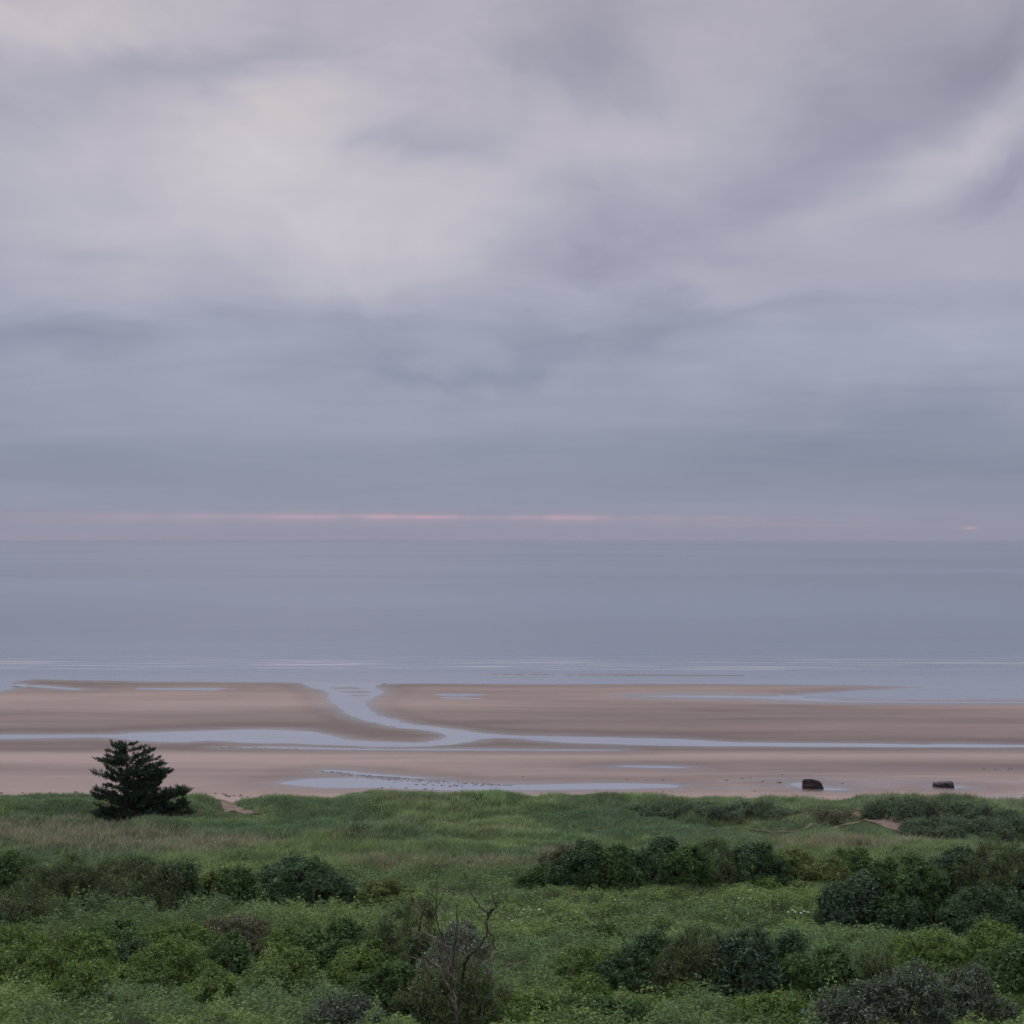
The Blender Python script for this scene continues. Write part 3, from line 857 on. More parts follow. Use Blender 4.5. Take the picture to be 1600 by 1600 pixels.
FOOT = []
SHRUBS = [
    # thicket at the left, behind the bank
    ('shrub', 'green', -70, 72, 1328, 1425, 'fresh green shrub at the outer end of the grey willow thicket'),
    ('willow_shrub', 'willow', 45, 150, 1332, 1436, 'tall grey-green willow beside the fresh green shrub'),
    ('willow_shrub', 'willow', -40, 85, 1378, 1446, 'low grey willow in front of the fresh green shrub'),
    ('willow_shrub', 'willow', 130, 255, 1340, 1430, 'broad grey-olive willow in the middle of the thicket'),
    ('shrub', 'dark', 235, 315, 1343, 1424, 'dark green shrub wedged between the willows'),
    ('shrub', 'yellow', 290, 385, 1354, 1420, 'olive yellow-green shrub between the dark shrub and the round dark bush'),
    ('willow_shrub', 'willow', 150, 240, 1372, 1434, 'short grey willow at the foot of the broad olive willow'),
    ('round_bush', 'dark', 384, 556, 1337, 1420, 'large round very dark green bush at the end of the thicket'),
    ('shrub', 'yellow', 545, 640, 1372, 1412, 'low yellow-green bush beside the large round dark bush'),
    # bramble bank at the left
    ('bramble_mound', 'bramble', -60, 82, 1478, 1560, 'bramble mound at the outer end of the overgrown bank'),
    ('bramble_mound', 'bramble', 55, 195, 1456, 1545, 'wide green bramble mound on the bank above the bracken'),
    ('shrub', 'dark', 178, 235, 1466, 1520, 'small dark bush in the hollow between two bramble mounds'),
    ('bramble_mound', 'bramble', 188, 325, 1464, 1556, 'pointed bramble mound, brightest of the overgrown bank'),
    ('bramble_mound', 'green', 300, 395, 1455, 1538, 'deep green bramble mound behind the pointed one'),
    ('bramble_mound', 'brownish', 320, 420, 1440, 1500, 'brownish tangle of bramble along the crest of the bank'),
    ('bramble_mound', 'bramble', 385, 500, 1478, 1562, 'sloping bramble mound running down to the bracken'),
    ('bramble_mound', 'green', 460, 600, 1432, 1530, 'big dark-sided bramble mound near the dead tree'),
    ('bramble_mound', 'bramble', 90, 170, 1500, 1570, 'low bramble hummock in front of the wide mound'),
    ('bramble_mound', 'bramble', 300, 370, 1512, 1575, 'low bramble hummock at the edge of the bracken'),
    ('bramble_mound', 'bramble', -30, 70, 1446, 1500, 'pale green bramble hump on the crest at the outer end of the bank'),
    ('bramble_mound', 'green', 110, 235, 1444, 1500, 'long bramble hump on the crest behind the wide mound'),
    ('bramble_mound', 'bramble', 225, 330, 1446, 1500, 'bramble hump on the crest behind the pointed mound'),
    ('bramble_mound', 'bramble', 400, 490, 1448, 1505, 'fresh bramble hump between the brownish tangle and the big dark-sided mound'),
    ('bramble_mound', 'bramble', 520, 620, 1470, 1548, 'leafy bramble mound running from the bank towards the dead tree'),
    ('shrub', 'green', 325, 410, 1350, 1418, 'mid green shrub hard against the large round dark bush'),
    ('willow_shrub', 'willow', 205, 290, 1350, 1430, 'grey willow overlapping the dark green shrub of the thicket'),
    ('shrub', 'scrub', 1395, 1500, 1352, 1446, 'leafy dark shrub filling the front of the great thicket'),
    # around the dead tree
    ('willow_shrub', 'willow', 585, 690, 1402, 1545, 'soft grey willow left of the bare dead limbs', 'green'),
    ('shrub', 'willow', 628, 790, 1495, 1625, 'grey-green leafy bush at the foot of the dead tree'),
    ('silver_shrub', 'pale', 655, 765, 1438, 1585, 'silvery leaved sapling growing through the dead tree'),
    ('silver_shrub', 'silver', 482, 600, 1550, 1622, 'low silver-grey shrub at the edge of the bracken'),
    ('shrub', 'green', 560, 660, 1500, 1600, 'leafy green shrub between low silver shrub and dead tree'),
    # row in the middle distance
    ('shrub', 'green', 815, 900, 1352, 1390, 'low leafy skirt bush at the near end of the middle hedge'),
    ('shrub', 'brownish', 850, 905, 1318, 1378, 'brown-tinged bush at the windward end of the middle hedge'),
    ('shrub', 'dark', 868, 952, 1308, 1392, 'tall dark domed bush heading the middle hedge'),
    ('shrub', 'green', 915, 990, 1316, 1394, 'green vine-covered bush next to the tall dark dome'),
    ('shrub', 'dark', 975, 1070, 1304, 1386, 'dark green bush in the middle hedge beside the vine-covered one'),
    ('shrub', 'green', 1050, 1105, 1318, 1388, 'narrow green bush in the middle hedge before the grey willow'),
    ('willow_shrub', 'willow', 1062, 1150, 1310, 1382, 'dark grey willow in the middle hedge'),
    ('shrub', 'dark', 1136, 1222, 1312, 1382, 'blue-grey dark bush near the far end of the middle hedge'),
    ('shrub', 'yellow', 1198, 1275, 1324, 1382, 'yellowish olive bush beside the blue-grey dark bush'),
    ('shrub', 'yellow', 1255, 1330, 1338, 1386, 'low round olive bush closing the middle hedge'),
    ('shrub', 'green', 1295, 1375, 1324, 1372, 'green bush linking the middle hedge to the great thicket'),
    ('shrub', 'bramble', 1186, 1212, 1368, 1392, 'small bright green bush standing out on the meadow edge'),
    # great thicket at the right
    ('shrub', 'scrub', 1285, 1400, 1362, 1456, 'dark shrub at the meadow end of the great thicket'),
    ('shrub', 'green', 1345, 1470, 1332, 1452, 'large leafy shrub in the great thicket with lit crown'),
    ('shrub', 'scrub', 1430, 1560, 1322, 1440, 'broad dark shrub on the crest of the great thicket'),
    ('willow_shrub', 'willow', 1500, 1650, 1316, 1450, 'grey willow at the outer end of the great thicket'),
    ('shrub', 'dark', 1475, 1590, 1385, 1472, 'very dark shrub in the hollow below the thicket crest'),
    ('shrub', 'dark', 1380, 1450, 1400, 1462, 'small dark shrub tucked under the large leafy one'),
    ('shrub', 'scrub', 1560, 1720, 1350, 1470, 'dark shrub beyond the grey willow of the great thicket'),
    # small bushes in the meadow
    ('shrub', 'dark', 868, 908, 1424, 1448, 'little dark bush alone in the nettle meadow'),
    ('shrub', 'green', 905, 962, 1440, 1470, 'little green bush in the meadow beside the dark one'),
    # dark clump in the near middle
    ('bramble_mound', 'bramble', 872, 970, 1472, 1548, 'rounded green bramble mound leaning on the dark clump'),
    ('bramble_mound', 'bramble', 876, 955, 1522, 1574, 'small bramble mound at the foot of the rounded one'),
    ('shrub', 'dark', 950, 1062, 1452, 1560, 'very dark shrub at the end of the near clump'),
    ('willow_shrub', 'willow', 1040, 1140, 1446, 1562, 'dark grey willow in the near clump'),
    ('shrub', 'scrub', 1110, 1215, 1452, 1566, 'thorny dark shrub in the centre of the near clump'),
    ('shrub', 'dark', 1196, 1262, 1450, 1545, 'narrow dark shrub with pointed top in the near clump'),
    ('shrub', 'green', 1236, 1336, 1474, 1566, 'green shrub ending the near clump beside the silver bush'),
    ('willow_shrub', 'willow', 1320, 1402, 1482, 1556, 'small grey willow behind the big silver bush'),
    # bright bank at the right
    ('bramble_mound', 'bramble', 1386, 1500, 1452, 1535, 'bright green bramble mound below the great thicket'),
    ('bramble_mound', 'bramble', 1470, 1600, 1436, 1545, 'tall bright bramble mound behind the big silver bush'),
    ('bramble_mound', 'green', 1540, 1700, 1462, 1572, 'deep green bramble mound at the outer end of the bright bank'),
    # silver bush and brambles along the bluff foot
    ('silver_shrub', 'silver', 1262, 1390, 1538, 1622, 'low silver-leaved shrub flanking the big silver bush'),
    ('silver_shrub', 'silver', 1345, 1485, 1502, 1625, 'big silver-leaved bush with pale shimmering crown'),
    ('silver_shrub', 'silver', 1445, 1575, 1506, 1625, 'silver-leaved bush beside the bright bramble bank'),
    ('bramble_mound', 'bramble', 770, 880, 1548, 1622, 'bright bramble mound next to the dead tree bush'),
    ('bramble_mound', 'green', 860, 1010, 1566, 1630, 'low spreading bramble mound at the bluff foot'),
    ('bramble_mound', 'bramble', 1040, 1085, 1530, 1570, 'small fresh bramble tuft before the grey willow of the near clump'),
    ('bramble_mound', 'bramble', 1150, 1275, 1548, 1622, 'bright bramble mound between near clump and silver bush'),
    ('bramble_mound', 'bramble', 1545, 1680, 1556, 1630, 'fresh green bramble mound beside the silver-leaved bush'),
    # scrub on the dunes
    ('dune_scrub', 'dune', 1000, 1130, 1252, 1282, 'long low dark scrub mound on the dune crest'),
    ('dune_scrub', 'dune', 1110, 1240, 1251, 1290, 'dense dark scrub mound beside the beach path'),
    ('dune_scrub', 'brownish', 1220, 1342, 1266, 1290, 'brownish low scrub tapering to the beach path'),
    ('dune_scrub', 'dune', 1358, 1490, 1247, 1282, 'domed dark scrub mound across the path'),
    ('dune_scrub', 'dune', 1460, 1580, 1252, 1290, 'flat-topped dark scrub on the far dune'),
    ('dune_scrub', 'dune', 1410, 1540, 1276, 1312, 'low grey-green scrub sloping down behind the path'),
    ('dune_scrub', 'dune', 1520, 1680, 1272, 1318, 'wide grey-green scrub at the end of the dune'),
]
for s in SHRUBS:
    nm, kind, a, b, t, bs, lab = s[:7]
    gp = {'bramble_mound': 'bramble mounds', 'silver_shrub': 'silver-leaved shrubs', 'willow_shrub': 'grey willows', 'dune_scrub': 'scrub mounds on the dunes', 'round_bush': None}.get(nm, 'green shrubs')
    shrub(nm, kind, a, b, t, bs, lab, gp, dens=0.8 if nm == 'dune_scrub' else 1.0)

# ------------------------------------------------------------------ conifer on the dune
TX, TY = land_xy(200, 1277)
TX = (198 - 800) / FPX * TY
TZ = float(ground(TX, TY))
PM = FPX / TY                                  # photo pixels per metre at the tree
tree = link('conifer_tree', None, None, 'dark wind-shaped conifer standing alone on the grassy dune', 'tree', loc=(TX, TY, TZ))
rng = np.random.default_rng(5)
base_py = HOR + FPX * (CAMZ - TZ) / TY


def hz(py):
    return (base_py - py) / PM


t = np.linspace(0, 1, 12)
trunk_pts = np.stack([0.12 * np.sin(t * 4), 0.05 * np.sin(t * 5), -0.4 + t * (hz(1166) + .4)], 1)
link('trunk', mesh_np('trunk', *tube(trunk_pts, np.linspace(.20, .03, 12), 8), M_BARK, smooth=True), tree)
t2 = np.linspace(0, 1, 10)
stem2 = np.stack([0.2 + t2 * 3.4, -0.3 - 0.3 * t2, 0.2 + hz(1208) * (t2 ** .8)], 1)
link('stem', mesh_np('stem', *tube(stem2, np.linspace(.13, .03, 10), 7), M_BARK, smooth=True), tree)
t3 = np.linspace(0, 1, 10)
stem3 = np.stack([0.3 + t3 * 5.3, -0.2 + 0.2 * t3, 0.1 + hz(1240) * (t3 ** .7)], 1)
link('stem', mesh_np('stem', *tube(stem3, np.linspace(.10, .03, 10), 7), M_BARK, smooth=True), tree)
# outline of the crown: height row -> reach left and right of the trunk, in photo pixels
EV_PY = [1160, 1166, 1174, 1182, 1192, 1202, 1210, 1218, 1226, 1236, 1246, 1258, 1268, 1276]
EV_L = [8, 24, 38, 46, 58, 60, 55, 46, 50, 60, 64, 56, 44, 24]
EV_R = [10, 32, 46, 52, 54, 52, 56, 58, 60, 64, 70, 78, 86, 90]
limbs, Lc, La, Ln, Ll = [], [], [], [], []


def spray(p, d, length, n, wid):
    """a plume of foliage: tufts along a twig direction"""
    d = d / np.linalg.norm(d)
    s = rng.uniform(0, 1, n)
    C = p + d * (s * length)[:, None] + rng.normal(size=(n, 3)) * wid * (0.35 + 0.65 * (1 - s))[:, None] * np.array([1, 1, .55])
    A = d + rng.normal(size=(n, 3)) * .42 + np.array([0, 0, .28])
    Lc.append(C); La.append(A); Ln.append(rng.normal(size=(n, 3)) * .6 + np.array([0, 0, .8])); Ll.append(rng.uniform(.14, .34, n))


def limb(p0, p1, sag, r0):
    tt = np.linspace(0, 1, 7)[:, None]
    mid = (p0 + p1) / 2 + np.array([0, 0, -sag])
    pts = (1 - tt) ** 2 * p0 + 2 * tt * (1 - tt) * mid + tt * tt * p1
    limbs.append(tube(pts, np.linspace(r0, .012, 7), 5))
    Lg = np.linalg.norm(p1 - p0)
    nsp = int(5 + Lg * 4.2)
    for _ in range(nsp):
        s = rng.uniform(.12, 1.0) ** .8
        q = (1 - s) ** 2 * p0 + 2 * s * (1 - s) * mid + s * s * p1
        d = (p1 - mid) / (np.linalg.norm(p1 - mid) + 1e-9) + rng.normal(size=3) * np.array([.55, .55, .20]) + np.array([0, 0, .30])
        spray(q, d, rng.uniform(.30, .72), 28, .16)
    spray(p1 - (p1 - mid) * .12, (p1 - mid) + np.array([0, 0, .12 * Lg]), .45, 26, .06)


def crown_of(axis, py_lo, py_hi, nb, squash, lim_l=None, lim_r=None):
    for k in range(nb):
        f_ = (k + rng.uniform(0, .9)) / nb
        tip_py = py_lo + (py_hi - py_lo) * f_
        a = rng.uniform(0, 2 * math.pi)
        L_ = np.interp(tip_py, EV_PY, EV_L); R_ = np.interp(tip_py, EV_PY, EV_R)
        if lim_r is not None: L_, R_ = lim_l(tip_py), lim_r(tip_py)
        ca, sa_ = math.cos(a), math.sin(a)
        reach = ((R_ if ca > 0 else L_) * ca * ca + (L_ + R_) * .5 * sa_ * sa_) / PM * rng.uniform(.72, 1.04)
        h1 = hz(tip_py)
        h0 = max(h1 - reach * rng.uniform(.10, .42), .15)
        i0 = np.interp(h0, axis[:, 2], axis[:, 0]); j0 = np.interp(h0, axis[:, 2], axis[:, 1])
        p0 = np.array([i0, j0, h0])
        p1 = np.array([i0 + ca * reach, j0 + sa_ * reach * squash, h1])
        p1[2] = max(p1[2], .12)
        limb(p0, p1, reach * rng.uniform(-.02, .12), .05)


crown_of(trunk_pts, 1276, 1161, 92, .85)
def crown_on(axis, nb, r_lo, r_hi, t0=.3):
    for k in range(nb):
        t_ = t0 + (1 - t0) * (k + rng.uniform(0, 1)) / nb
        p0 = np.array([np.interp(t_, np.linspace(0, 1, len(axis)), axis[:, q]) for q in range(3)])
        a = rng.uniform(0, 2 * math.pi)
        rr = rng.uniform(r_lo, r_hi) * (1.25 - .75 * t_)
        p1 = p0 + np.array([math.cos(a) * rr, math.sin(a) * rr, rr * rng.uniform(.15, .75)])
        limb(p0, p1, rr * .05, .03)
        p2 = np.array([p0[0] + math.cos(a + 1) * rr, p0[1] + math.sin(a + 1) * rr, p0[2] * rng.uniform(.15, .75)])
        limb(np.array([p0[0], p0[1], p0[2] * .5]), p2, rr * .05, .025)


crown_on(stem2, 40, .8, 1.5)
crown_on(stem3, 36, .7, 1.35)
for k in range(26):            # the skirt sweeping the grass
    cx = rng.uniform(-1.5, 5.2)
    a = rng.uniform(math.pi, 2 * math.pi)
    rr = rng.uniform(.8, 1.9)
    p0 = np.array([cx, -.2, rng.uniform(.3, .9)])
    limb(p0, p0 + np.array([math.cos(a) * rr, math.sin(a) * rr * .8, rng.uniform(-.25, .25)]), .08, .03)
spray(np.array([trunk_pts[-1][0], 0, hz(1176)]), np.array([0, 0, 1.0]), hz(1159) - hz(1176), 60, .07)
for bv, bf in limbs:
    pass
bv, bf = join(limbs)
C = np.concatenate(Lc); A = np.concatenate(La); Nn = np.concatenate(Ln); L_ = np.concatenate(Ll)
cc = np.array([.050, .080, .052]) * (1 + .35 * rng.normal(size=(len(C), 1))).clip(.4, 2.0)
cc += np.array([.010, .018, .008]) * (rng.uniform(size=(len(C), 1)) ** 3)
V, Ft, cl_ = leaf_tris(C, A, Nn, L_, L_ * rng.uniform(.22, .40, len(L_)), cc)
V[:, 2] = np.maximum(V[:, 2], 0.0)
crown = link('crown', mesh_np('crown', V, Ft, M_NEEDLE, cl_), tree)
lo = link('branches', mesh_np('branches', bv, bf, M_BARK, smooth=True), crown)
lo['kind'] = 'stuff'

# ------------------------------------------------------------------ dead tree at the bluff foot
DX, DY = land_xy(716, 1612)
DY -= 0.75
DZ = float(ground((716 - 800) / FPX * DY, DY))
DX = (716 - 800) / FPX * DY
dead = link('dead_tree', None, None, 'broken dead tree with bare twisted limbs rising from a grey-green bush', 'tree', loc=(DX, DY, DZ))


def dp(px, py, dy=0.0):
    y = DY + dy
    return np.array([(px - 800) / FPX * y - DX, dy, CAMZ - (py - HOR) / FPX * y - DZ])


def branch(name, pts, r0, r1, mat, parent=dead):
    r0, r1 = r0 * 1.05, r1 * 1.2
    p = np.array([dp(*q) for q in pts])
    n = (len(p) - 1) * 5 + 1
    ti = np.linspace(0, len(p) - 1, n)
    pp = np.stack([np.interp(ti, np.arange(len(p)), p[:, k]) for k in range(3)], 1)
    pp[1:-1] += rng.normal(size=(n - 2, 3)) * .022
    return link(name, mesh_np(name, *tube(pp, np.linspace(r0, r1, n), 7), mat, smooth=True), parent)


tk = branch('trunk', [(716, 1645, .3), (714, 1612, .3), (713, 1582, -.5), (706, 1562, -.9), (702, 1545, -1.0)], .065, .05, M_DEAD)
b1 = branch('branch', [(702, 1545, -1.0), (694, 1530, -1.1), (687, 1512, -1.2), (672, 1502, -1.2), (660, 1493, -1.3)], .055, .035, M_DEAD)
branch('twig', [(660, 1493, -1.3), (664, 1510, -1.4), (661, 1521, -1.4), (648, 1529, -1.5), (645, 1540, -1.5)], .035, .012, M_DEAD, b1)
branch('twig', [(661, 1521, -1.4), (666, 1532, -1.4), (668, 1538, -1.4)], .022, .010, M_DEAD, b1)
b2 = branch('branch', [(713, 1582, -.5), (711, 1560, -.6), (708, 1547, -.6)], .06, .03, M_DEAD)
b3 = branch('branch', [(714, 1605, .5), (722, 1560, 1.6), (724, 1515, 1.2), (733, 1492, 0), (748, 1481, -.2), (758, 1466, -.2), (762, 1456, -.2), (760, 1443, -.1), (764, 1430, 0), (770, 1420, 0)], .075, .04, M_DEADDARK)
for pts, r in (([(770, 1420, 0), (762, 1428, .1), (752, 1418, .2), (744, 1408, .3), (736, 1396, .3), (731, 1385, .3)], .05), ([(744, 1408, .3), (736, 1404, .4)], .03),
               ([(762, 1446, -.1), (750, 1438, .3), (742, 1428, .4), (732, 1408, .5)], .03), ([(764, 1430, 0), (776, 1417, -.3), (770, 1400, -.3), (768, 1388, -.3)], .028),
               ([(776, 1417, -.3), (779, 1400, -.2), (778, 1384, -.2)], .018),
               ([(762, 1456, -.2), (771, 1464, -.4), (770, 1474, -.4), (757, 1482, -.3), (747, 1485, -.2)], .045), ([(770, 1474, -.4), (774, 1483, -.4), (762, 1485, -.4), (748, 1485, -.3)], .035),
               ([(766, 1460, -.3), (778, 1455, -.5), (784, 1459, -.5)], .02), ([(765, 1453, -.2), (778, 1450, .2), (790, 1434, .3), (795, 1430, .3)], .018),
               ([(738, 1488, 0), (752, 1504, -.3), (778, 1504, -.3)], .018), ([(733, 1492, 0), (726, 1497, .2), (716, 1518, .4)], .035)):
    branch('twig', pts, r, r * .35, M_DEADDARK, b3)
b4 = branch('branch', [(706, 1520, .9), (698, 1490, 1.2), (690, 1462, 1.3), (682, 1440, 1.4), (682, 1405, 1.5), (682, 1372, 1.5)], .055, .012, M_DEADDARK)
for pts in ([(684, 1432, 1.4), (672, 1410, 1.6), (668, 1388, 1.6)], [(682, 1420, 1.4), (690, 1405, 1.2), (693, 1392, 1.2)], [(686, 1446, 1.3), (674, 1428, 1.5), (664, 1404, 1.6)],
            [(682, 1410, 1.4), (676, 1398, 1.3), (672, 1378, 1.3)]):
    branch('twig', pts, .022, .008, M_DEADDARK, b4)
b5 = branch('branch', [(706, 1520, .6), (712, 1470, .7), (714, 1440, .7), (713, 1424, .7), (717, 1404, .7)], .05, .012, M_DEADDARK)
b6 = branch('branch', [(700, 1520, -.4), (690, 1485, -.8), (684, 1470, -.9), (676, 1464, -.9), (666, 1459, -.9)], .055, .03, M_DEAD)

tw = []
for k in range(110):
    px_, py_ = rng.uniform(648, 792), rng.uniform(1415, 1530)
    p0 = dp(px_, py_, rng.uniform(-.6, 1.3))
    d_ = np.array([rng.normal() * .5 + (px_ - 715) * .012, rng.normal() * .4, rng.uniform(.3, 1.0)])
    ln = rng.uniform(.35, 1.0)
    pts = np.stack([p0 + d_ * ln * q + rng.normal(size=3) * .03 for q in np.linspace(0, 1, 4)])
    tw.append(tube(pts, np.linspace(.014, .006, 4), 4))
to = link('twigs', mesh_np('twigs', *join(tw), M_DEAD, smooth=True), dead)
to['kind'] = 'stuff'

# ------------------------------------------------------------------ wrecks on the beach
def hull_wreck():
    x, y = beach_xy(1271, 1233.2)
    y += 0.6
    x = (1271 - 800) / FPX * y
    zg = sand_z(x, y)
    s = y / FPX
    root = link('hull_wreck', None, None, 'rounded rusty hull fragment with banded plating half sunk in sand', 'wreck', loc=(x, y, zg))
    rw = np.random.default_rng(3)
    # the side seen: bands of plating following a curved outline; each band a slab of its own
    top = lambda u: np.interp(u, [-1, -.9, -.5, -.1, .35, .65, .85, 1.0], [12.2, 13.8, 14.4, 14.1, 12.6, 10.0, 6.0, 0.5])
    nb = 6
    us = np.linspace(-1, 1, 25)
    for k in range(nb):
        Vb = []
        jit_ = rw.uniform(-.05, .05)
        for u in us:
            t_ = top(u) * s
            z0 = t_ * k / nb - (.25 if k == 0 else 0); z1 = t_ * (k + 1) / nb - .012
            bul = .55 * math.sqrt(max(0.0, 1 - (u * .97) ** 2))
            lean = .22 * ((k + .5) / nb) ** 2
            f0 = -bul + lean - jit_ + rw.normal() * .018
            f1 = bul + .45 - lean + rw.normal() * .02
            xx = u * 16.5 * s
            Vb += [(xx, f0, z0), (xx, f0 + .035, z1 + rw.normal() * .012), (xx, f1 - .03, z1 + rw.normal() * .012), (xx, f1, z0)]
        Fb = []
        for i in range(len(us) - 1):
            for j in range(4):
                a_, b_ = i * 4 + j, i * 4 + (j + 1) % 4
                Fb.append((a_, b_, b_ + 4, a_ + 4))
        Fb += [(3, 2, 1, 0), tuple((len(us) - 1) * 4 + q for q in range(4))]
        link('plate_band', mesh_np('plate_band', Vb, Fb, M_RUST), root)
    # weed hanging from the upper edge
    n = 420
    u = rw.uniform(-.98, .8, n)
    C_ = np.stack([u * 16.2 * s, -.35 * np.sqrt(1 - u * u) + rw.uniform(-.1, .5, n), np.array([top(q) for q in u]) * s + rw.uniform(-.22, .06, n)], 1)
    V_, F_, c__ = leaf_tris(C_, rw.normal(size=(n, 3)) * .5 + np.array([0, -.2, -1]), rw.normal(size=(n, 3)) + np.array([0, -1, .4]), rw.uniform(.12, .28, n), rw.uniform(.06, .12, n), np.full((n, 3), .03))
    wd = link('hanging_weed', mesh_np('hanging_weed', V_, F_, M_WEED), root)
    wd['kind'] = 'stuff'


hull_wreck()


def box_mesh(name, corners_lo, corners_hi, mat, seg=8, amp=.02, seed=1):
    """a slab between two four-corner outlines, cut into segments along its length and roughened"""
    rw = np.random.default_rng(seed)
    lo_, hi_ = np.array(corners_lo, float), np.array(corners_hi, float)
    V_ = []
    for i in range(seg + 1):
        t_ = i / seg
        a_ = lo_[0] * (1 - t_) + lo_[1] * t_; b_ = lo_[3] * (1 - t_) + lo_[2] * t_
        c_ = hi_[3] * (1 - t_) + hi_[2] * t_; d_ = hi_[0] * (1 - t_) + hi_[1] * t_
        m1, m2 = (a_ + d_) / 2, (b_ + c_) / 2
        for q in (a_, b_, m2 + (m2 - m1) * .03, c_, d_, m1 - (m2 - m1) * .03):
            V_.append(q + rw.normal(size=3) * amp)
    F_ = []
    for i in range(seg):
        for j in range(6):
            a_, b_ = i * 6 + j, i * 6 + (j + 1) % 6
            F_.append((a_, b_, b_ + 6, a_ + 6))
    e = seg * 6
    F_ += [(5, 4, 1, 0), (4, 3, 2, 1), (e, e + 1, e + 4, e + 5), (e + 1, e + 2, e + 3, e + 4)]
    return mesh_np(name, V_, F_, mat)


def box_wreck():
    x, y = beach_xy(1476, 1231)
    y += .5
    x = (1476 - 800) / FPX * y
    zg = sand_z(x, y); s = y / FPX
    root = link('box_wreck', None, None, 'low black box-shaped wreck lying tilted on a slab', 'wreck', loc=(x, y, zg))
    def q(a, dy, h): return (a * s, dy, h * s)
    link('tank_body', box_mesh('tank_body', [q(-14, .2, 1.5), q(13.5, -.25, -1.5), q(13.5, 1.1, -1.5), q(-14, 1.3, 1.5)],
                               [q(-13.5, .3, 6.6), q(12.5, -.1, 8.6), q(12.5, 1.0, 8.6), q(-13.5, 1.2, 6.6)], M_RUST, 9, .02, 4), root)
    link('end_block', box_mesh('end_block', [q(4, -.34, -1), q(14.2, -.36, -1), q(14.2, 1.15, -1), q(4, 1.1, -1)],
                               [q(5, -.2, 8.4), q(13.4, -.2, 9.0), q(13.4, 1.0, 9.0), q(5, 1.0, 8.4)], M_WEED, 5, .03, 6), root)
    link('base_slab', box_mesh('base_slab', [q(-14, -.15, -.2), q(12, -.75, -2.4), q(12.5, 1.0, -2), q(-14, 1.4, -.2)],
                               [q(-14, -.15, 1.2), q(12, -.75, -.9), q(12.5, 1.0, -.6), q(-14, 1.4, 1.2)], M_RUST, 8, .015, 8), root)
    link('hatch', box_mesh('hatch', [q(0, -.22, 6.6), q(4, -.24, 6.6), q(4, .1, 7.4), q(0, .1, 7.4)], [q(0.2, -.2, 7.6), q(3.8, -.2, 7.6), q(3.8, .1, 8.2), q(.2, .1, 8.2)], M_RUST, 3, .005, 9), root)


box_wreck()

# ------------------------------------------------------------------ weed clumps and strand line
def clump_mesh(seed):
    rw = np.random.default_rng(seed)
    n = 9
    V_ = [(0, 0, rw.uniform(.5, .8))]
    for ring, (r, h) in enumerate(((.55, .55), (1.0, .0))):
        for i in range(n):
            a_ = i * 2 * math.pi / n
            rr = r * rw.uniform(.65, 1.25)
            V_.append((math.cos(a_) * rr, math.sin(a_) * rr * .7, h * rw.uniform(.5, 1.1) - (.15 if ring else 0)))
    F_ = []
    for i in range(n):
        k = (i + 1) % n
        F_.append((0, 1 + i, 1 + k)); F_.append((1 + i, 1 + n + i, 1 + n + k)); F_.append((1 + i, 1 + n + k, 1 + k))
    return np.array(V_), np.array(F_)


cm = [clump_mesh(40 + i) for i in range(5)]
cme = [mesh_np('weed_clump', v, f, M_WEED, smooth=True) for v, f in cm]


def put_clump(px, py, w_px, k, label, group):
    x, y = beach_xy(px, py)
    o = link('weed_clump', cme[k % 5], None, label, 'seaweed', group, loc=(x, y, max(sand_z(x, y), float(beach_z(y)) - WL - .03) - .01))
    s = w_px / 2 / FPX * y
    o.scale = (s, s * 1.4, s * .6)
    o.rotation_euler = (0, 0, (k * 37 % 20 - 10) * .05)


rw = np.random.default_rng(77)
for i, (px, py, wpx) in enumerate([(596, 1230.5, 7), (611, 1228.5, 5), (634, 1230.8, 8), (650, 1225.5, 8), (663, 1226, 9), (676, 1226.3, 8), (690, 1227, 7), (703, 1228.6, 9), (712, 1227.4, 10), (722, 1228, 8),
                                  (664, 1232.3, 9), (676, 1232.2, 6), (742, 1226.2, 7), (754, 1226.6, 8), (768, 1225.6, 9), (778, 1226.4, 7), (790, 1226.6, 7), (729, 1232.2, 5), (590, 1232.6, 6), (640, 1225, 5), (684, 1222.5, 6), (671, 1221.4, 6)]):
    put_clump(px, py, wpx, i, 'dark weed clump lying in the shallow tide pool behind the dune crest', 'weed clumps in the tide pool')
for i, (px, py, wpx) in enumerate([(931, 1236, 6), (1036, 1236.5, 5), (1047, 1237, 4), (1135, 1219, 8), (1159, 1216.5, 8), (1173, 1215.5, 5), (1191, 1221, 7), (1115, 1220, 4), (1217, 1223, 11), (1179, 1236, 7),
                                  (1316, 1224, 6), (1222, 1210.5, 6), (1068, 1225, 4), (980, 1218, 5), (1010, 1218.5, 5), (1035, 1218.8, 8), (817, 1213, 5), (691, 1211, 3), (447, 1213, 4)]):
    put_clump(px, py, wpx, i, 'small dark weed clump scattered on the open upper beach', 'weed clumps on the open beach')
vs, fs, off = [], [], 0


def speck(px, py, wpx):
    global off
    x, y = beach_xy(px, py)
    v, f = cm[rw.integers(5)]
    s = wpx / 2 / FPX * y
    vs.append(v * np.array([s, s * 1.2, s * .6]) + np.array([x, y, max(sand_z(x, y), float(beach_z(y)) - WL) - .005])); fs.append(f + off); off += len(v)


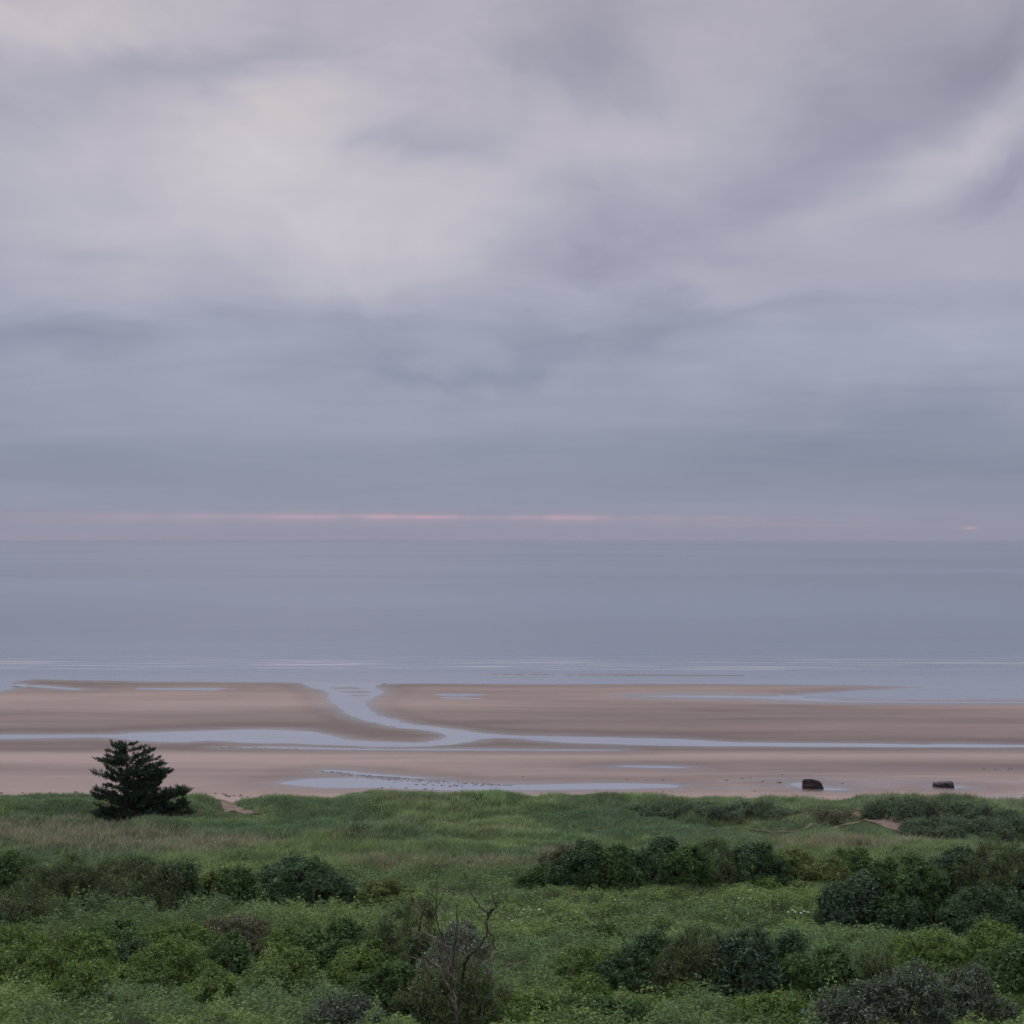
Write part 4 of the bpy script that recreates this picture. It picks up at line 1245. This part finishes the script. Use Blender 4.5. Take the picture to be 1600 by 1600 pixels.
for _ in range(420):      # specks through the weedy edge of the pool
    t_ = rw.uniform(); a_ = np.interp(t_, [0, 1], [508, 800])
    speck(a_ + rw.normal() * 4, np.interp(a_, [508, 600, 700, 800], [1204.5, 1213, 1220.5, 1226]) + abs(rw.normal()) * np.interp(a_, [508, 650, 800], [1.2, 4.5, 1.2]), rw.uniform(1.2, 3.6))
for _ in range(420):      # strand line under the dunes
    px = rw.uniform(-40, 1680)
    d_ = .25 + .75 * float(fbm(px * .012, 3.0, 5, 3) > .5)
    if rw.uniform() < d_:
        speck(px, np.interp(px, [0, 400, 1000, 1600], [1240, 1243, 1248, 1249]) + rw.normal() * 1.7, rw.uniform(1.5, 6.5))
for _ in range(70):
    px = rw.uniform(340, 480)
    speck(px, 1168.2 + rw.normal() * .9 + (px - 340) * .012, rw.uniform(1.2, 3.2))
for _ in range(40):
    speck(rw.uniform(1530, 1640), 1201 + rw.normal() * 1.1, rw.uniform(1.2, 3.5))
wo = link('seaweed', mesh_np('seaweed', np.concatenate(vs), np.concatenate(fs), M_WEED, smooth=True), None, 'scattered dark seaweed specks along strand line and pool edges', 'seaweed', kind='stuff')

# ------------------------------------------------------------------ grass and ground cover
def scatter(n, y0, y1, rng, margin=12):
    y = np.sqrt(rng.uniform(y0 ** 2, y1 ** 2, n))
    x = rng.uniform(-1, 1, n) * (y / 3 + margin)
    return x, y


def px_of(x, y, zz):
    return 800 + FPX * x / y, HOR + FPX * (CAMZ - zz) / y


rng = np.random.default_rng(21)
DRY = [(150, 1312, 200, 16), (60, 1300, 110, 12), (330, 1318, 80, 12), (640, 1352, 70, 12), (760, 1350, 80, 10), (880, 1335, 40, 12), (720, 1398, 60, 8), (850, 1405, 60, 6), (1100, 1403, 60, 4), (1310, 1318, 90, 7), (300, 1330, 60, 8)]


def dryness(px, py):
    d = np.zeros_like(px)
    for a_, b_, rx, ry in DRY:
        d = np.maximum(d, np.exp(-((px - a_) / rx) ** 2 - ((py - b_) / ry) ** 2))
    return d


# grass
n = 800000
x, y = scatter(n, 98, 163, rng)
zz = ground(x, y)
edge_ok = (zz > beach_z(y) + .12 + .5 * rng.uniform(size=n) ** 2) & (path_dist(x, y) > rng.normal(size=n) * .12)
px, py = px_of(x, y, zz)
lush = fbm(x * .12, y * .16, 51, 4)
clmp = fbm(x * .55, y * .55, 52, 3)
keep = edge_ok & ~((np.abs(x - TX - 1.6) < 5.4) & (np.abs(y - TY) < 2.4)) & (rng.uniform(size=n) < .35 + 1.3 * clmp * sstep(.2, .6, clmp)) & ((y > 112) | (rng.uniform(size=n) < .30))
x, y, zz, px, py, lush, clmp = [q[keep] for q in (x, y, zz, px, py, lush, clmp)]
n = len(x)
dr = np.clip(dryness(px, py) * 1.0 + .9 * (fbm(x * .08, y * .13, 53, 4) - .58), 0, 1)
isdry = rng.uniform(size=n) < dr * 0.7
g1 = np.array([.152, .222, .142]); g2 = np.array([.224, .284, .158]); g3 = np.array([.126, .198, .142]); gd = np.array([.33, .300, .265]); gm = np.array([.205, .255, .185])
tn = sstep(.3, .7, lush)[:, None]
col = g3 * (1 - tn) + g2 * tn
mixr = rng.uniform(size=(n, 1))
col = col * (1 - .5 * mixr) + g1 * .5 * mixr
mar = (sstep(140, 150, y) * sstep(.35, .65, fbm(x * .2, y * .25, 57, 3)) * .8)[:, None]
col = col * (1 - mar) + gm * mar
col = col * (.80 + .68 * fbm(x * .33, y * .40, 58, 3))[:, None]
col = np.where(isdry[:, None], gd * rng.uniform(.65, 1.2, (n, 1)), col)
col = (col * (1 + .22 * rng.normal(size=(n, 1)))).clip(.01, .5)
pfront = np.minimum.reduce([path_dist(x, y + q) for q in (.7, 1.4, 2.1)])
hgt = (.3 + .7 * sstep(0, .8, pfront)) * (.24 + .50 * clmp * sstep(.3, .7, lush) + .25 * isdry) * rng.uniform(.6, 1.35, n)
wid = rng.uniform(.018, .042, n) * (1 + .25 * (y > 135))
a_ = rng.uniform(0, 2 * math.pi, n)
lean = rng.normal(size=(n, 2)) * .55 + np.array([.2, -.1])
B = np.stack([x, y, zz - .04], 1)
sd3 = np.stack([np.cos(a_), np.sin(a_), np.zeros(n)], 1) * wid[:, None]
tip = B + np.stack([lean[:, 0] * hgt, lean[:, 1] * hgt, hgt], 1)
V = np.stack([B - sd3, B + sd3, tip], 1).reshape(-1, 3)
link('grass', mesh_np('grass', V, np.arange(len(V)).reshape(-1, 3), M_GRASS, np.repeat(col, 3, 0)), None, 'green dune and meadow grass with dry tan patches', 'grass', kind='stuff')

# leafy ground cover: nettles, bracken, low bramble
n = 800000
x, y = scatter(n, 70, 124, rng, 9)
zz = ground(x, y)
px, py = px_of(x, y, zz)
big = fbm(x * .16, y * .22, 61, 4)
lump = fbm(x * .7, y * .7, 62, 3)
fine = fbm(x * 2.2, y * 2.2, 63, 2)
keep = rng.uniform(size=n) < (.25 + 1.2 * sstep(.3, .6, lump)) * sstep(124, 112, y + 8 * (big - .5)) * (.45 + .8 * fine)
keep &= path_dist(x, y) > .3
x, y, zz, px, py, big, lump, fine = [q[keep] for q in (x, y, zz, px, py, big, lump, fine)]
n = len(x)
brack = sstep(.40, .60, fbm(x * .10, y * .16, 64, 3))
cA = np.array([.120, .184, .084]); cB = np.array([.204, .280, .090]); cC = np.array([.128, .194, .092])
col = (cA * (1 - brack[:, None]) + cB * brack[:, None]) * .6 + cC * .4
col = col * (1 + .25 * rng.normal(size=(n, 1))).clip(.35, 1.9) * (.82 + .36 * vnoise(x * 1.1, y * 1.1, 66))[:, None]
bil = 1 - np.abs(2 * fbm(x * .40, y * .46, 67, 2) - 1) * 3.0
mound = np.clip(bil, 0, 1) ** 1.3 * 1.25 * np.clip(sstep(101, 92, y) + sstep(0, -8, x) * sstep(108, 100, y), 0, 1)
near = np.ones(n)
for fx0, fy0, fw, fd, fh in FOOT:
    e = np.hypot((x - fx0) / (fw + .5), (y - (fy0 - .28 * fh)) / (fd + .28 * fh + 1.0))
    near = np.minimum(near, np.where(fh > .9, .22 + .78 * sstep(.75, 1.1, e), 1))
e = np.hypot((x - DX) / 2.2, (y - DY + 1.2) / 2.6)
near = np.minimum(near, .15 + .85 * sstep(.7, 1.1, e))
hc = mound * near + (.25 + .75 * near) * (.15 + .95 * lump * sstep(.25, .7, lump) + .35 * fine) * (.75 + .5 * big)
C = np.stack([x, y, zz + np.maximum(hc * rng.uniform(.35, 1.05, n), hc - .75)], 1)
ax = rng.normal(size=(n, 3)) * np.array([1, 1, .35]); ax[:, 2] += .15
nr = rng.normal(size=(n, 3)) * .55 + np.array([0, -.15, 1.0])
L_ = rng.uniform(.09, .25, n)
V, Ft, cl_ = leaf_tris(C, ax, nr, L_, L_ * rng.uniform(.35, .65, n), col.clip(.01, .5))
link('undergrowth', mesh_np('undergrowth', V, Ft, M_LEAF, cl_), None, 'low nettle and bracken undergrowth covering the bluff foot', 'undergrowth', kind='stuff')

# white umbels in the meadow
rw = np.random.default_rng(9)
hv, hf = [(0, 0, .03)], []
for ring, (r_, zq) in enumerate(((.055, .028), (.11, .0))):
    for i in range(14):
        a_ = i * 2 * math.pi / 14
        q = r_ * rw.uniform(.7, 1.25)
        hv.append((math.cos(a_) * q, math.sin(a_) * q, zq + rw.uniform(-.012, .012)))
for i in range(14):
    k = (i + 1) % 14
    hf += [(0, 1 + i, 1 + k), (1 + i, 15 + i, 15 + k), (1 + i, 15 + k, 1 + k)]
head_me = mesh_np('flower_head', hv, hf, M_PETAL)
stalk_me = mesh_np('stalk', *tube([(0, 0, 0), (.03, .02, .5), (.02, 0, 1.0)], [.018, .014, .010], 5), M_STALK)
UMB = [(960, 1412), (974, 1417), (830, 1428), (842, 1428), (818, 1428), (795, 1443), (800, 1446), (1154, 1409), (1172, 1409), (1145, 1415), (1198, 1421), (1231, 1431), (1238, 1428), (1242, 1431), (1251, 1433), (1256, 1430),
       (1262, 1432), (1216, 1419), (1077, 1411), (1168, 1434), (1174, 1396), (1133, 1442)]
for i, (a_, b_) in enumerate(UMB):
    x, y = land_xy(a_, b_ + 18)
    zg = float(ground(x, y))
    r = link('umbel_flower', None, None, 'white flat-topped umbel flower standing in the green meadow', 'flower', 'white umbels in the meadow', loc=(x, y, zg))
    st = link('stalk', stalk_me, r); st.scale = (1, 1, 1.05)
    hd = link('flower_head', head_me, r, loc=(.02, 0, 1.05)); hd.rotation_euler = (R(rw.uniform(-12, 20)), R(rw.uniform(-12, 12)), rw.uniform(0, 6)); s_ = rw.uniform(.45, .85); hd.scale = (s_, s_, s_)

# ------------------------------------------------------------------ the air
hm, N = new_mat('sea_haze')
pv = N.n('ShaderNodeVolumePrincipled')
pv.inputs['Color'].default_value = (.50, .52, .60, 1)
pv.inputs['Density'].default_value = 3.0e-5
pv.inputs['Anisotropy'].default_value = 0.2
oh = N.n('ShaderNodeOutputMaterial')
N.set(oh.inputs['Volume'], pv.outputs[0])
bx = np.array([(a, b, c_) for c_ in (-9.0, 34.0) for b in (-900.0, 47000.0) for a in (-62000.0, 62000.0)])
bf = np.array([(0, 2, 3, 1), (4, 5, 7, 6), (0, 1, 5, 4), (2, 6, 7, 3), (0, 4, 6, 2), (1, 3, 7, 5)])
link('haze', mesh_np('haze', bx, bf, hm), kind='stuff')
